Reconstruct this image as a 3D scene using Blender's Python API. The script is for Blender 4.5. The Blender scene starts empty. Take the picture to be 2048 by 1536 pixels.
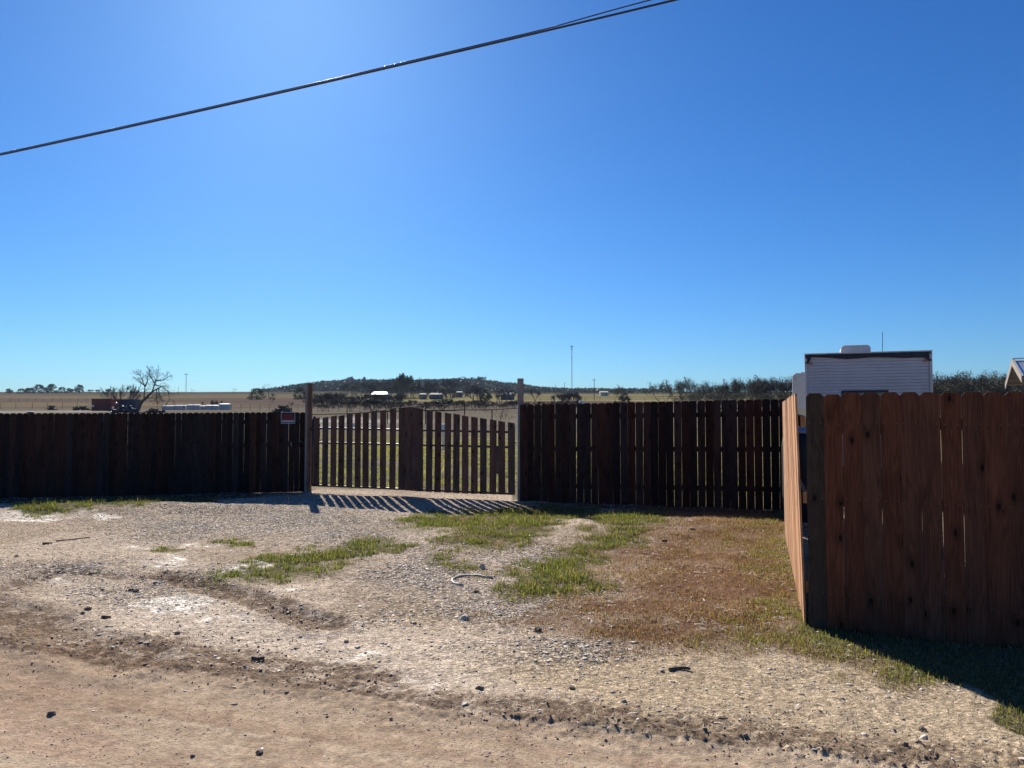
import bpy, math, random
import numpy as np
from mathutils import Vector, Matrix, Quaternion

random.seed(7)
rng = np.random.default_rng(11)
scene = bpy.context.scene
col = scene.collection

# ------------------------------------------------------------------ camera, sky, sun
F = 1500.0; PITCH = math.radians(2.4); EYE = 1.65
cam = bpy.data.cameras.new('camera'); camo = bpy.data.objects.new('camera', cam); col.objects.link(camo)
cam.sensor_width = 36; cam.lens = 36 * F / 2048; cam.clip_start = .05; cam.clip_end = 12000
camo.location = (0, 0, EYE); camo.rotation_euler = (math.radians(90) + PITCH, 0, 0)
scene.camera = camo
SUN_AZ, SUN_EL = math.radians(17), math.radians(31)          # azimuth to the left of +Y
world = bpy.data.worlds.new('World'); scene.world = world; world.use_nodes = True
wn = world.node_tree; wn.nodes.clear()
sky = wn.nodes.new('ShaderNodeTexSky'); sky.sky_type = 'NISHITA'; sky.sun_disc = False
sky.sun_elevation = SUN_EL; sky.sun_rotation = -SUN_AZ
sky.altitude = 200; sky.air_density = 1.0; sky.dust_density = .35; sky.ozone_density = 4.0
hs = wn.nodes.new('ShaderNodeHueSaturation'); hs.inputs['Saturation'].default_value = 1.22
bg = wn.nodes.new('ShaderNodeBackground'); bg.inputs['Strength'].default_value = .0555
wo = wn.nodes.new('ShaderNodeOutputWorld')
tn = wn.nodes.new('ShaderNodeMix'); tn.data_type = 'RGBA'; tn.blend_type = 'MULTIPLY'; tn.inputs[0].default_value = 1; tn.inputs[7].default_value = (.43, .76, 1.10, 1)
wn.links.new(sky.outputs[0], hs.inputs['Color']); wn.links.new(hs.outputs[0], tn.inputs[6]); wn.links.new(tn.outputs[2], bg.inputs[0]); wn.links.new(bg.outputs[0], wo.inputs[0])
sd = bpy.data.lights.new('sun', 'SUN'); sd.energy = 5.0; sd.angle = math.radians(.53); sd.color = (1, .93, .83)
so = bpy.data.objects.new('sun', sd); col.objects.link(so)
SUNV = Vector((-math.sin(SUN_AZ) * math.cos(SUN_EL), math.cos(SUN_AZ) * math.cos(SUN_EL), math.sin(SUN_EL)))
so.rotation_euler = SUNV.to_track_quat('Z', 'Y').to_euler(); so.location = (-20, 60, 40)
vs = scene.view_settings; vs.view_transform = 'Standard'; vs.look = 'None'; vs.exposure = 0.8; vs.gamma = 1; vs.use_curve_mapping = False
scene.render.resolution_x = 1024; scene.render.resolution_y = 768

# ------------------------------------------------------------------ pixel <-> world measuring (2048x1536 photo pixels)
CP, SP = math.cos(PITCH), math.sin(PITCH)
def ray(px, py):
    a = (px - 1024) / F; b = -(py - 768) / F
    return Vector((a, CP - b * SP, SP + b * CP))
def at_depth(px, py, D):
    r = ray(px, py); return Vector((0, 0, EYE)) + r * (D / r.y)
def ratio(py):                      # vertical slope (z-EYE)/Y of an image row
    b = -(py - 768) / F; return (SP + b * CP) / (CP - b * SP)
def proj(X, Y, Z):
    z = Z - EYE
    f = Y * CP + z * SP; u = -Y * SP + z * CP
    f = np.maximum(f, .05) if isinstance(f, np.ndarray) else max(f, .05)
    return 1024 + F * X / f, 768 - F * u / f

# ------------------------------------------------------------------ numpy noise
def _hash(ix, iy, s):
    n = (ix.astype(np.int64) * 374761393 + iy.astype(np.int64) * 668265263 + s * 974634777) & 0xffffffff
    n = ((n ^ (n >> 13)) * 1274126177) & 0xffffffff
    return ((n ^ (n >> 16)) & 0xffffff) / float(0xffffff)
def vn(x, y, s=0):
    xi = np.floor(x); yi = np.floor(y); fx = x - xi; fy = y - yi
    fx = fx * fx * (3 - 2 * fx); fy = fy * fy * (3 - 2 * fy)
    a = _hash(xi, yi, s); b = _hash(xi + 1, yi, s); c = _hash(xi, yi + 1, s); d = _hash(xi + 1, yi + 1, s)
    return (a * (1 - fx) + b * fx) * (1 - fy) + (c * (1 - fx) + d * fx) * fy
def fbm(x, y, s=0, o=4):
    r = 0; a = .5; t = 0
    for i in range(o):
        r = r + a * vn(x, y, s + i * 17); t += a; a *= .5; x = x * 2.03 + 11.3; y = y * 2.03 + 5.7
    return r / t
def sstep(a, b, x):
    t = np.clip((x - a) / (b - a), 0, 1); return t * t * (3 - 2 * t)

# ------------------------------------------------------------------ terrain
PD = np.array([0, 16, 25, 40, 60, 90, 120, 170, 250, 400, 600, 900, 1300, 1700, 4000, 9000.])
PR = np.array([0, -155, -97, -56, -31, -11, 0, 9, 17, 28, 37, 44, 47, 46, 30, 12.])
PZ = EYE + PR * PD / 1500.; PZ[0] = 0; PZ[1] = 0
HX = np.array([-900, 470, 540, 570, 610, 650, 700, 850, 910, 960, 1000, 1040, 1080, 1120, 1320, 1500, 3000.])
HE = np.array([0, 0, 0, 4, 11, 15, 18, 18, 20, 19, 14, 9, 5, 2, 0, 0, 0.])
def H0(x, y):
    x = np.asarray(x, float); y = np.asarray(y, float)
    r = np.hypot(x, y); D = np.maximum(y, .55 * r)
    z = np.interp(D, PD, PZ)
    px = 1024 + F * x / np.maximum(y, 1)
    z = z + np.where(y > 100, np.interp(px, HX, HE) * sstep(1000, 1450, D) * (1 - .8 * sstep(1500, 2200, D)) / 1500 * D, 0)
    far = sstep(25, 60, D)
    z = z + far * (fbm(x / 60, y / 60, 3) - .5) * np.clip(D / 200, 0, 1.6)
    # low grass mounds in front of the fences
    def bump(cx, cy, sx, sy, h): return h * np.exp(-((x - cx) / sx) ** 2 - ((y - cy) / sy) ** 2)
    z = z + bump(2.6, 10.9, 2.6, 1.1, .15) + bump(-6.9, 13.1, 2.8, .85, .15) + bump(-10., 12.5, 1.6, .7, .06)
    return z
def h0(x, y): return float(H0(np.array([x]), np.array([y]))[0])

ROAD = [(-900, 1190), (-300, 1262), (0, 1300), (200, 1328), (400, 1352), (650, 1384), (900, 1424), (1150, 1455), (1500, 1500), (2048, 1565), (2600, 1620)]
def poly_mask(U, V, P, soft=12.):
    ins = np.zeros(U.shape, bool); dmin = np.full(U.shape, 1e9)
    n = len(P)
    for i in range(n):
        x1, y1 = P[i]; x2, y2 = P[(i + 1) % n]
        c = ((y1 > V) != (y2 > V)) & (U < (x2 - x1) * (V - y1) / ((y2 - y1) or 1e-9) + x1); ins ^= c
        dx, dy = x2 - x1, (y2 - y1) * 2.5
        t = np.clip(((U - x1) * dx + (V - y1) * 2.5 * dy) / (dx * dx + dy * dy + 1e-9), 0, 1)
        dmin = np.minimum(dmin, np.hypot(U - x1 - t * dx, (V - y1) * 2.5 - t * dy))
    s = np.where(ins, dmin, -dmin); return np.clip(.5 + s / (2 * soft), 0, 1)
def line_dist(X, Y, pts):           # metres to a polyline given in photo pixels on flat ground
    W = [gp(*p) for p in pts]; d = np.full(X.shape, 1e9)
    for (x1, y1), (x2, y2) in zip(W[:-1], W[1:]):
        dx, dy = x2 - x1, y2 - y1
        t = np.clip(((X - x1) * dx + (Y - y1) * dy) / (dx * dx + dy * dy), 0, 1)
        d = np.minimum(d, np.hypot(X - x1 - t * dx, Y - y1 - t * dy))
    return d
def gp(px, py):
    r = ray(px, py); t = -EYE / r.z; return (r.x * t, r.y * t)
def hit(px, py):                    # pixel -> point on terrain
    r = ray(px, py); t = 1.0
    ts = np.geomspace(1.5, 3000, 4000); xs = r.x * ts; ys = r.y * ts; zs = EYE + r.z * ts
    b = zs < H0(xs, ys); i = int(np.argmax(b)) if b.any() else 3999
    return Vector((xs[i], ys[i], float(H0(xs[i:i + 1], ys[i:i + 1])[0])))

GREEN = [
 [(20, 1022), (200, 1000), (350, 996), (440, 1000), (370, 1015), (240, 1026), (120, 1034), (30, 1036)],
 [(400, 1148), (470, 1128), (560, 1112), (640, 1092), (770, 1078), (765, 1100), (650, 1140), (540, 1162), (430, 1166)],
 [(285, 1100), (330, 1092), (378, 1092), (350, 1102), (300, 1106)], [(440, 1084), (500, 1078), (500, 1090), (450, 1094)],
 [(780, 1044), (860, 1028), (1000, 1018), (1100, 1010), (1190, 1018), (1240, 1034), (1130, 1050), (1080, 1090), (960, 1102), (865, 1094), (905, 1064), (800, 1052)],
 [(1180, 1032), (1340, 1022), (1310, 1075), (1210, 1120), (1140, 1150), (1120, 1108), (1190, 1078)],
 [(1000, 1135), (1090, 1120), (1200, 1112), (1205, 1160), (1120, 1205), (1040, 1190), (985, 1162)],
 [(888, 1108), (932, 1112), (922, 1142), (892, 1140)], [(765, 1095), (815, 1092), (800, 1112), (770, 1112)]]
YEL = [[(1490, 1050), (1570, 1036), (1615, 1245), (1720, 1290), (1900, 1385), (1880, 1395), (1700, 1350), (1560, 1300), (1400, 1292), (1450, 1245), (1550, 1190), (1520, 1120)]]
BROWN = [[(1340, 1020), (1590, 1005), (1620, 1250), (1680, 1320), (1500, 1300), (1300, 1300), (1150, 1275), (1040, 1240), (1180, 1170), (1260, 1100), (1320, 1060)]]  # dead grass; upper end stretched into the back fence's shadow to deepen it
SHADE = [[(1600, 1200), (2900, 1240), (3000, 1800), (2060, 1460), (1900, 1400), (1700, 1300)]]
def warped(X, Y):
    U, V = proj(X, Y, np.zeros_like(X)); d = np.maximum(Y, 1.)
    wa = (fbm(X * 2.2, Y * 2.2, 41) - .5) * .9; wb = (fbm(X * 2.2, Y * 2.2, 57) - .5) * .8
    return U + wa * F / d, V + wb * F * EYE / d ** 2, U, V
def zones(X, Y):
    U, V, U0, V0 = warped(X, Y); near = (Y > 1) & (Y < 17)
    g = np.zeros_like(X); wg = (fbm(X * 8, Y * 8, 63, 3) - .5) * 60
    for i_, P in enumerate(GREEN):
        q = .35 if i_ in (0, 2, 3, 8) else 1.
        g = np.maximum(g, poly_mask(U + wg * q, V + wg * .35 * q, P, 26 if q == 1 else 9))
    ye = np.zeros_like(X)
    wb2 = (fbm(X * 6, Y * 6, 61, 3) - .5) * 70
    for P in YEL: ye = np.maximum(ye, poly_mask(U + wb2, V + wb2 * .4, P, 45))
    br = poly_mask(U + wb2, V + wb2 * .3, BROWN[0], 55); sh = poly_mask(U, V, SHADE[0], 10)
    g[~near] = 0; ye[~near] = 0; br[~near] = 0; sh[~near] = 0
    rd = np.interp(U0, [p[0] for p in ROAD], [p[1] for p in ROAD])
    road = np.where(Y > 1, sstep(-5, 6, V0 - rd + (V - V0) * .12), sstep(3.4, 3.0, Y))
    behind = sstep(15.2, 16.6, Y + .28 * np.clip(X, -5, 0) * -1 * -1 + np.where((X > 0), 1.2 + .28 * np.clip(X, 0, 8), 0) - np.where(X < -4.6, -.25 * (X + 4.6), 0) * -1 * .9)
    return dict(U=U, V=V, U0=U0, V0=V0, green=g, yel=ye, brown=br, shade=sh, road=road, behind=behind)
RUT1 = [(330, 1152), (420, 1175), (500, 1200), (580, 1228), (650, 1250)]
RUT2 = [(-200, 1180), (0, 1222), (80, 1250), (170, 1288), (260, 1325)]
RUT3 = [(-60, 1200), (0, 1182), (95, 1150)]
RUT4 = [(120, 1140), (260, 1158), (345, 1160)]
EDGE1 = [(-300, 1248), (0, 1290), (200, 1315), (400, 1340), (560, 1362), (720, 1388), (960, 1420), (1250, 1452), (1500, 1482), (1800, 1515), (2100, 1545)]
EDGE2 = [(200, 1278), (330, 1290), (420, 1305), (560, 1322), (760, 1352)]
def patches(U, V, L):
    r = np.zeros_like(U)
    for cx, cy, sx, sy, a in L: r = np.maximum(r, a * np.exp(-((U - cx) / sx) ** 2 - ((V - cy) / sy) ** 2))
    return r
PALE_PATCH = [(60, 1038, 120, 9, 1), (200, 1035, 70, 6, .8), (330, 1205, 90, 22, 1.25), (430, 1245, 60, 10, .9), (470, 1140, 70, 13, 1.1), (540, 1125, 40, 9, .8), (310, 1120, 60, 16, .8), (270, 1092, 90, 6, .8), (395, 1090, 40, 5, .9), (560, 1180, 60, 9, .7), (700, 1320, 170, 12, .75), (820, 1365, 90, 8, .7), (110, 1170, 60, 9, .7), (500, 997, 50, 3, .8)]  # ellipses of paler ground colour, also glossier
GRAV = [(520, 1040, 260, 32, 1), (150, 1140, 130, 18, 1), (270, 1195, 90, 22, 1), (430, 1150, 80, 20, .8), (860, 1150, 110, 60, .9), (1060, 1110, 90, 22, 1), (1000, 1215, 190, 40, 1), (1150, 1305, 120, 26, 1), (780, 1235, 130, 22, .8), (700, 1070, 120, 30, .9), (380, 1060, 160, 22, .9), (620, 1010, 200, 18, .8), (1200, 1310, 90, 20, 1)]
def near_height(X, Y, Z):
    n1 = fbm(X * 1.3, Y * 1.3, 5, 3) - .5; n2 = fbm(X * 9, Y * 9, 6, 3) - .5; n3 = fbm(X * 34, Y * 34, 8, 2) - .5
    fade = 1 - sstep(22, 40, Y)
    r = 1 - .62 * Z['road']
    h = n1 * .05 * r + n2 * .012 * r + n3 * .012 * r
    # streaky wheel wear on the road, along its length
    al = X * .949 - Y * .315; ac = X * .315 + Y * .949
    h = h + Z['road'] * ((fbm(al * .35, ac * 5, 12, 2) - .5) * .010 + (fbm(al * 4, ac * 40, 13, 2) - .5) * .004 + (fbm(X * 30, Y * 30, 14, 3) - .5) * .006 * (.4 + 1.2 * sstep(.45, .6, fbm(X * 1.5, Y * 1.5, 15))))
    for P, w, dp in ((RUT1, .14, .03), (RUT2, .2, .03), (RUT3, .12, .02), (RUT4, .12, .015)):
        d = line_dist(X, Y, P) + (fbm(X * 5, Y * 5, 21) - .5) * .08
        h = h - dp * np.exp(-(d / w) ** 2) + dp * .7 * np.exp(-((d - w * 1.7) / (w * .5)) ** 2)
        h = h + np.exp(-(d / w) ** 2) * ((fbm(X * 30, Y * 30, 31, 2) - .5) * .018 + np.sin((X * .8 - Y * .6) * 100) * .006)
    e = line_dist(X, Y, EDGE1) + (fbm(X * 3, Y * 3, 22) - .5) * .25
    h = h + .022 * np.exp(-(e / .22) ** 2) + np.exp(-(e / .28) ** 2) * (fbm(X * 34, Y * 34, 23, 4) - .5) * .038
    e = line_dist(X, Y, EDGE2) + (fbm(X * 3, Y * 3, 24) - .5) * .2
    h = h + np.exp(-(e / .2) ** 2) * (fbm(X * 28, Y * 28, 25, 4) - .45) * .045
    return h * fade
def lerp(a, b, t): return a * (1 - t[:, None]) + np.asarray(b)[None, :] * t[:, None]
def ground_color(X, Y, Z):
    n = fbm(X * .9, Y * .9, 71); m = fbm(X * 7, Y * 7, 72); k = fbm(X * 30, Y * 30, 73, 2)
    C = np.tile(np.array([.47, .39, .315]), (len(X), 1))
    C = lerp(C, (.37, .30, .235), sstep(.45, .65, n)); C = lerp(C, (.44, .36, .29), sstep(.5, .7, m) * .6)
    U, V = Z['U'], Z['V']
    gv = patches(U, V, GRAV) * (.6 + .8 * m)
    C = lerp(C, (.42, .365, .31), np.clip(gv, 0, .8))
    tan = sstep(1000, 1300, U) * sstep(1290, 1330, V) * (1 - Z['road']) + patches(U, V, [(760, 1250, 160, 30, .7), (980, 1340, 200, 30, .9)])
    C = lerp(C, (.46, .37, .26), np.clip(tan * (.4 + m), 0, .75))
    C = lerp(C, (.56, .48, .40), np.clip(poly_mask(U, V, [(120, 1190), (300, 1165), (520, 1225), (700, 1240), (1000, 1300), (1000, 1400), (700, 1370), (420, 1290), (250, 1260)], 60) * (.3 + 1.0 * m), 0, .85))
    ck = patches(U, V, PALE_PATCH); C = lerp(C, (.62, .565, .50), np.clip(sstep(.3, .85, ck * (.45 + .9 * fbm(X * 5, Y * 5, 74))) * (.35 + 1.1 * fbm(X * 22, Y * 22, 78, 3)), 0, 1))
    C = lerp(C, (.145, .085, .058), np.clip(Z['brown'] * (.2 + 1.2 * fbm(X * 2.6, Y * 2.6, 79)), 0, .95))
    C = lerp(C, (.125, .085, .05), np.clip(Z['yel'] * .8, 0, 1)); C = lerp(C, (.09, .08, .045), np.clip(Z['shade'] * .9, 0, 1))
    C = lerp(C, (.10, .095, .045), np.clip(Z['green'] * (.5 + .7 * m), 0, .9))
    dirt = np.array([.455, .36, .27]); R = np.tile(dirt, (len(X), 1))
    al = X * .949 - Y * .315; ac = X * .315 + Y * .949
    st = fbm(al * .22, ac * 4.5, 75, 3); st2 = fbm(al * 1.5, ac * 2, 76, 3)
    R = lerp(R, (.53, .43, .325), sstep(.5, .66, st) * .9); R = lerp(R, (.34, .25, .185), sstep(.5, .3, st) * .8)
    R = lerp(R, (.43, .29, .225), sstep(.55, .75, st2) * .3); R = lerp(R, (.24, .17, .12), sstep(.56, .7, m) * .35)
    C = lerp(C, (.27, .205, .155), np.clip(poly_mask(U, V, [(-900, 1180), (0, 1215), (90, 1245), (175, 1292), (330, 1325), (560, 1368), (400, 1358), (0, 1310), (-900, 1200)], 12) * (.5 + .7 * m), 0, .9))
    foot = np.maximum(poly_mask(U, V, [(-2000, 960), (600, 960), (612, 985), (420, 1003), (0, 1020), (-2000, 1030)], 8), poly_mask(U, V, [(1040, 980), (2200, 980), (1640, 1030), (1340, 1024), (1100, 1008)], 8)) * (Y > 1) * (Y < 17)  # strips along both fences: cast shadow deepened by darker ground colour
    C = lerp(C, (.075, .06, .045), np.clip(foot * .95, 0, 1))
    rr = Z['road'][:, None]; C = C * (1 - rr) + R * rr
    for P, w, a in ((RUT1, .14, 2.2), (RUT2, .2, 1.4), (RUT3, .15, .7), (RUT4, .16, .6), (EDGE1, .17, 1.5), (EDGE2, .12, 1.6)):
        d = line_dist(X, Y, P) + (fbm(X * 6, Y * 6, 81) - .5) * .2
        C = lerp(C, (.16, .115, .085), np.clip(np.exp(-(d / w) ** 2) * a * (1 - .8 * Z['road']) * (.2 + 1.2 * sstep(.35, .65, fbm(X * 12, Y * 12, 82))), 0, .8))
    C = C * (.78 + .44 * k)[:, None] * (1.16 - .1 * Z['road'])[:, None] * np.array([1.03, 1.0, .93])
    # land behind the fences
    r = np.hypot(X, Y); D = np.maximum(Y, .55 * r); pu = Z['U0']
    w1 = fbm(X / 7, Y / 7, 91); w2 = fbm(X / 25, Y / 9, 92); w3 = fbm(X / 120, Y / 30, 93); ff = fbm(X * 1.4, Y * 1.4, 94)
    B = np.tile(np.array([.23, .205, .085]), (len(X), 1)); B = lerp(B, (.33, .26, .19), sstep(.5, .62, ff * .5 + w1 * .5)); B = lerp(B, (.13, .145, .05), sstep(.55, .7, w1) * .6)
    t = sstep(48, 62, D + 10 * (w1 - .5)); B = lerp(B, (.20, .17, .13), t * .9)
    t = np.exp(-((D - 88 - 12 * (w1 - .5)) / 9) ** 2) * sstep(900, 700, pu); B = lerp(B, (.50, .46, .40), t * .9)
    t = np.exp(-((D - 150) / 25) ** 2) * sstep(260, 150, pu); B = lerp(B, (.48, .44, .36), t * .75 * sstep(.4, .5, w2))
    t = sstep(185, 230, D + 40 * (w2 - .5)); B = lerp(B, (.17, .13, .095), t * .85)
    t = sstep(245, 265, D + 30 * (w3 - .5)) * sstep(600, 300, pu); B = lerp(B, (.33, .26, .12), t * .8)
    t = sstep(325, 345, D + 40 * (w3 - .5)); B = lerp(B, (.18, .12, .10), t * .85)
    t = sstep(400, 425, D + 60 * (w3 - .5)) * sstep(600, 780, pu); B = lerp(B, (.37, .32, .12), t * .9)
    t = sstep(490, 520, D + 70 * (w3 - .5)); B = lerp(B, (.28, .24, .10), t * .85)
    t = sstep(640, 680, D + 70 * (w3 - .5)) * sstep(500, 300, pu); B = lerp(B, (.17, .125, .09), t * .8)
    t = sstep(800, 850, D); B = lerp(B, (.10, .09, .065), t * .85)
    t = sstep(1050, 1200, D) * sstep(500, 560, pu) * sstep(1350, 1200, pu); B = lerp(B, (.035, .045, .03), t)
    B = B * (.75 + .5 * w2)[:, None] * (.85 + .3 * ff)[:, None] * (.85 - .1 * sstep(40, 120, D))[:, None]; B = B * .86 + B.mean(1)[:, None] * .14; B = lerp(B, (.15, .12, .095), .35 * sstep(180, 260, D) * sstep(700, 500, pu)); B = B * (1 - .14 * sstep(180, 300, D))[:, None]
    bb = Z['behind'][:, None]; C = C * (1 - bb) + B * bb
    return np.clip(C, .008, .9)

# ------------------------------------------------------------------ object helpers
def mesh_np(name, V, faces, C=None, smooth=False, A=None, W=None):
    me = bpy.data.meshes.new(name); V = np.asarray(V, np.float32)
    me.vertices.add(len(V)); me.vertices.foreach_set('co', V.ravel())
    tot = sum(f.size for f in faces); npoly = sum(len(f) for f in faces)
    me.loops.add(tot); me.polygons.add(npoly)
    me.loops.foreach_set('vertex_index', np.concatenate([f.ravel() for f in faces]).astype(np.int32))
    starts = []; o = 0
    for f in faces:
        starts.append(o + np.arange(len(f)) * f.shape[1]); o += f.size
    me.polygons.foreach_set('loop_start', np.concatenate(starts).astype(np.int32))
    me.update(calc_edges=True)
    if C is not None:
        a = me.color_attributes.new('Col', 'FLOAT_COLOR', 'POINT')
        a.data.foreach_set('color', np.hstack([C, np.ones((len(C), 1)) if A is None else A[:, None]]).astype(np.float32).ravel())
    if W is not None: me.attributes.new('Wet', 'FLOAT', 'POINT').data.foreach_set('value', W.astype(np.float32))
    if smooth: me.polygons.foreach_set('use_smooth', np.ones(npoly, bool))
    return me
def link(name, me, mat=None, parent=None, loc=None, rot=None):
    o = bpy.data.objects.new(name, me); col.objects.link(o)
    if mat is not None and not me.materials: me.materials.append(mat)
    if parent is not None: o.parent = parent
    if loc is not None: o.location = loc
    if rot is not None: o.rotation_euler = rot
    return o
def tag(o, label=None, cat=None, group=None, kind=None):
    for k, v in (('label', label), ('category', cat), ('group', group), ('kind', kind)):
        if v: o[k] = v
    return o
def thing(name, loc, label, cat, group=None, rz=0):
    o = bpy.data.objects.new(name, None); o.empty_display_size = .2; col.objects.link(o)
    o.location = loc; o.rotation_euler = (0, 0, rz); return tag(o, label, cat, group)
class MB:
    def __init__(s): s.v = []; s.f = []; s.m = []
    def add(s, vs, fs, mi=0):
        b = len(s.v); s.v += [tuple(v) for v in vs]; s.f += [tuple(b + i for i in f) for f in fs]; s.m += [mi] * len(fs); return s
    def box(s, x0, x1, y0, y1, z0, z1, mi=0):
        return s.add([(x0, y0, z0), (x1, y0, z0), (x1, y1, z0), (x0, y1, z0), (x0, y0, z1), (x1, y0, z1), (x1, y1, z1), (x0, y1, z1)],
                     [(0, 3, 2, 1), (4, 5, 6, 7), (0, 1, 5, 4), (1, 2, 6, 5), (2, 3, 7, 6), (3, 0, 4, 7)], mi)
    def prism(s, pts, y0, y1, mi=0):       # outline in x,z extruded along y
        n = len(pts); vs = [(x, y0, z) for x, z in pts] + [(x, y1, z) for x, z in pts]
        return s.add(vs, [tuple(range(n)), tuple(range(2 * n - 1, n - 1, -1))] + [(i, i + n, (i + 1) % n + n, (i + 1) % n) for i in range(n)], mi)
    def tube(s, P, R, k=6, cap=True, mi=0):
        P = [Vector(p) for p in P]; R = R if hasattr(R, '__len__') else [R] * len(P); vs = []; fs = []
        t0 = (P[1] - P[0]).normalized(); a = t0.orthogonal().normalized()
        for i, p in enumerate(P):
            t = (P[min(i + 1, len(P) - 1)] - P[max(i - 1, 0)]).normalized()
            a = (a - t * a.dot(t)).normalized(); b = t.cross(a)
            for j in range(k):
                an = 2 * math.pi * j / k; vs.append(p + (a * math.cos(an) + b * math.sin(an)) * R[i])
        for i in range(len(P) - 1):
            for j in range(k): fs.append((i * k + j, i * k + (j + 1) % k, (i + 1) * k + (j + 1) % k, (i + 1) * k + j))
        if cap: fs += [tuple(range(k - 1, -1, -1)), tuple((len(P) - 1) * k + j for j in range(k))]
        return s.add(vs, fs, mi)
    def lathe(s, prof, k=16, cx=0, cy=0, mi=0):
        vs = []; fs = []
        for r, z in prof:
            for j in range(k): an = 2 * math.pi * j / k; vs.append((cx + r * math.cos(an), cy + r * math.sin(an), z))
        for i in range(len(prof) - 1):
            for j in range(k): fs.append((i * k + j, i * k + (j + 1) % k, (i + 1) * k + (j + 1) % k, (i + 1) * k + j))
        fs += [tuple(range(k - 1, -1, -1)), tuple((len(prof) - 1) * k + j for j in range(k))]
        return s.add(vs, fs, mi)
    def mesh(s, name, mats=None, smooth=False, bevel=0):
        me = bpy.data.meshes.new(name); me.from_pydata(s.v, [], s.f); me.update()
        if bevel:
            import bmesh
            bm = bmesh.new(); bm.from_mesh(me)
            bmesh.ops.bevel(bm, geom=[e for e in bm.edges if e.is_manifold and e.calc_face_angle(0) > .6], offset=bevel, segments=2, affect='EDGES', profile=.6)
            bm.to_mesh(me); bm.free()
        elif any(s.m): me.polygons.foreach_set('material_index', s.m)
        for m in (mats or []): me.materials.append(m)
        if smooth: me.polygons.foreach_set('use_smooth', [True] * len(me.polygons))
        return me
    def build(s, name, mat, parent=None, loc=None, rot=None, smooth=False, bevel=0, label=None):
        mats = mat if isinstance(mat, (list, tuple)) else [mat]
        o = link(name, s.mesh(name, mats, smooth, bevel), None, parent, loc, rot)
        if label: o['label'] = label
        return o

# ------------------------------------------------------------------ materials
class NT:
    def __init__(s, name):
        s.m = bpy.data.materials.new(name); s.m.use_nodes = True; s.t = s.m.node_tree; s.b = s.t.nodes['Principled BSDF']; s.o = s.t.nodes['Material Output']
    def n(s, ty, **kw):
        nd = s.t.nodes.new('ShaderNode' + ty)
        for k, v in kw.items():
            if k in nd.inputs.keys() if isinstance(k, str) else False: s.set(nd.inputs[k], v)
            else: setattr(nd, k, v)
        return nd
    def set(s, inp, v):
        if isinstance(v, bpy.types.NodeSocket): s.t.links.new(v, inp)
        else: inp.default_value = v
    def math(s, op, a, b=0, c=None):
        nd = s.t.nodes.new('ShaderNodeMath'); nd.operation = op; s.set(nd.inputs[0], a); s.set(nd.inputs[1], b)
        if c is not None: s.set(nd.inputs[2], c)
        return nd.outputs[0]
    def noise(s, vec, scale, detail=4, rough=.55, dist=0):
        nd = s.t.nodes.new('ShaderNodeTexNoise'); s.t.links.new(vec, nd.inputs['Vector']); nd.inputs['Scale'].default_value = scale
        nd.inputs['Detail'].default_value = detail; nd.inputs['Roughness'].default_value = rough; nd.inputs['Distortion'].default_value = dist; return nd.outputs[0]
    def ramp(s, fac, a, b, lo=0., hi=1.):
        nd = s.t.nodes.new('ShaderNodeMapRange'); s.set(nd.inputs[0], fac); nd.inputs[1].default_value = a; nd.inputs[2].default_value = b
        nd.inputs[3].default_value = lo; nd.inputs[4].default_value = hi; return nd.outputs[0]
    def mix(s, f, a, b, mode='MIX'):
        nd = s.t.nodes.new('ShaderNodeMix'); nd.data_type = 'RGBA'; nd.blend_type = mode; s.set(nd.inputs[0], f); s.set(nd.inputs[6], a); s.set(nd.inputs[7], b); return nd.outputs[2]
    def mapping(s, vec, sc, loc=None):
        nd = s.t.nodes.new('ShaderNodeMapping'); s.t.links.new(vec, nd.inputs[0]); nd.inputs['Scale'].default_value = sc
        if loc is not None: s.set(nd.inputs['Location'], loc)
        return nd.outputs[0]
    def bump(s, h, strength=.4, dist=.01):
        nd = s.t.nodes.new('ShaderNodeBump'); s.t.links.new(h, nd.inputs['Height']); nd.inputs['Strength'].default_value = strength; nd.inputs['Distance'].default_value = dist
        s.t.links.new(nd.outputs[0], s.b.inputs['Normal'])
def c4(c): return (c[0], c[1], c[2], 1)
def simple(name, c, rough=.7, metal=0, var=.25, scale=6., bump=0, spec=.3):
    N = NT(name); tc = N.n('TexCoord').outputs['Object']
    f = N.noise(tc, scale, 5, .6); f2 = N.noise(tc, scale * 7, 3)
    k = N.ramp(f, .3, .7, 1 - var, 1 + var * .6); k2 = N.ramp(f2, .3, .7, 1 - var * .5, 1 + var * .3)
    cc = N.mix(1., c4(c), N.n('CombineColor', Red=N.math('MULTIPLY', k, k2), Green=N.math('MULTIPLY', k, k2), Blue=N.math('MULTIPLY', k, k2)).outputs[0], 'MULTIPLY')
    N.set(N.b.inputs['Base Color'], cc); N.b.inputs['Roughness'].default_value = rough; N.b.inputs['Metallic'].default_value = metal
    N.b.inputs['Specular IOR Level'].default_value = spec
    if bump: N.bump(f2, bump, .01)
    return N.m

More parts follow.
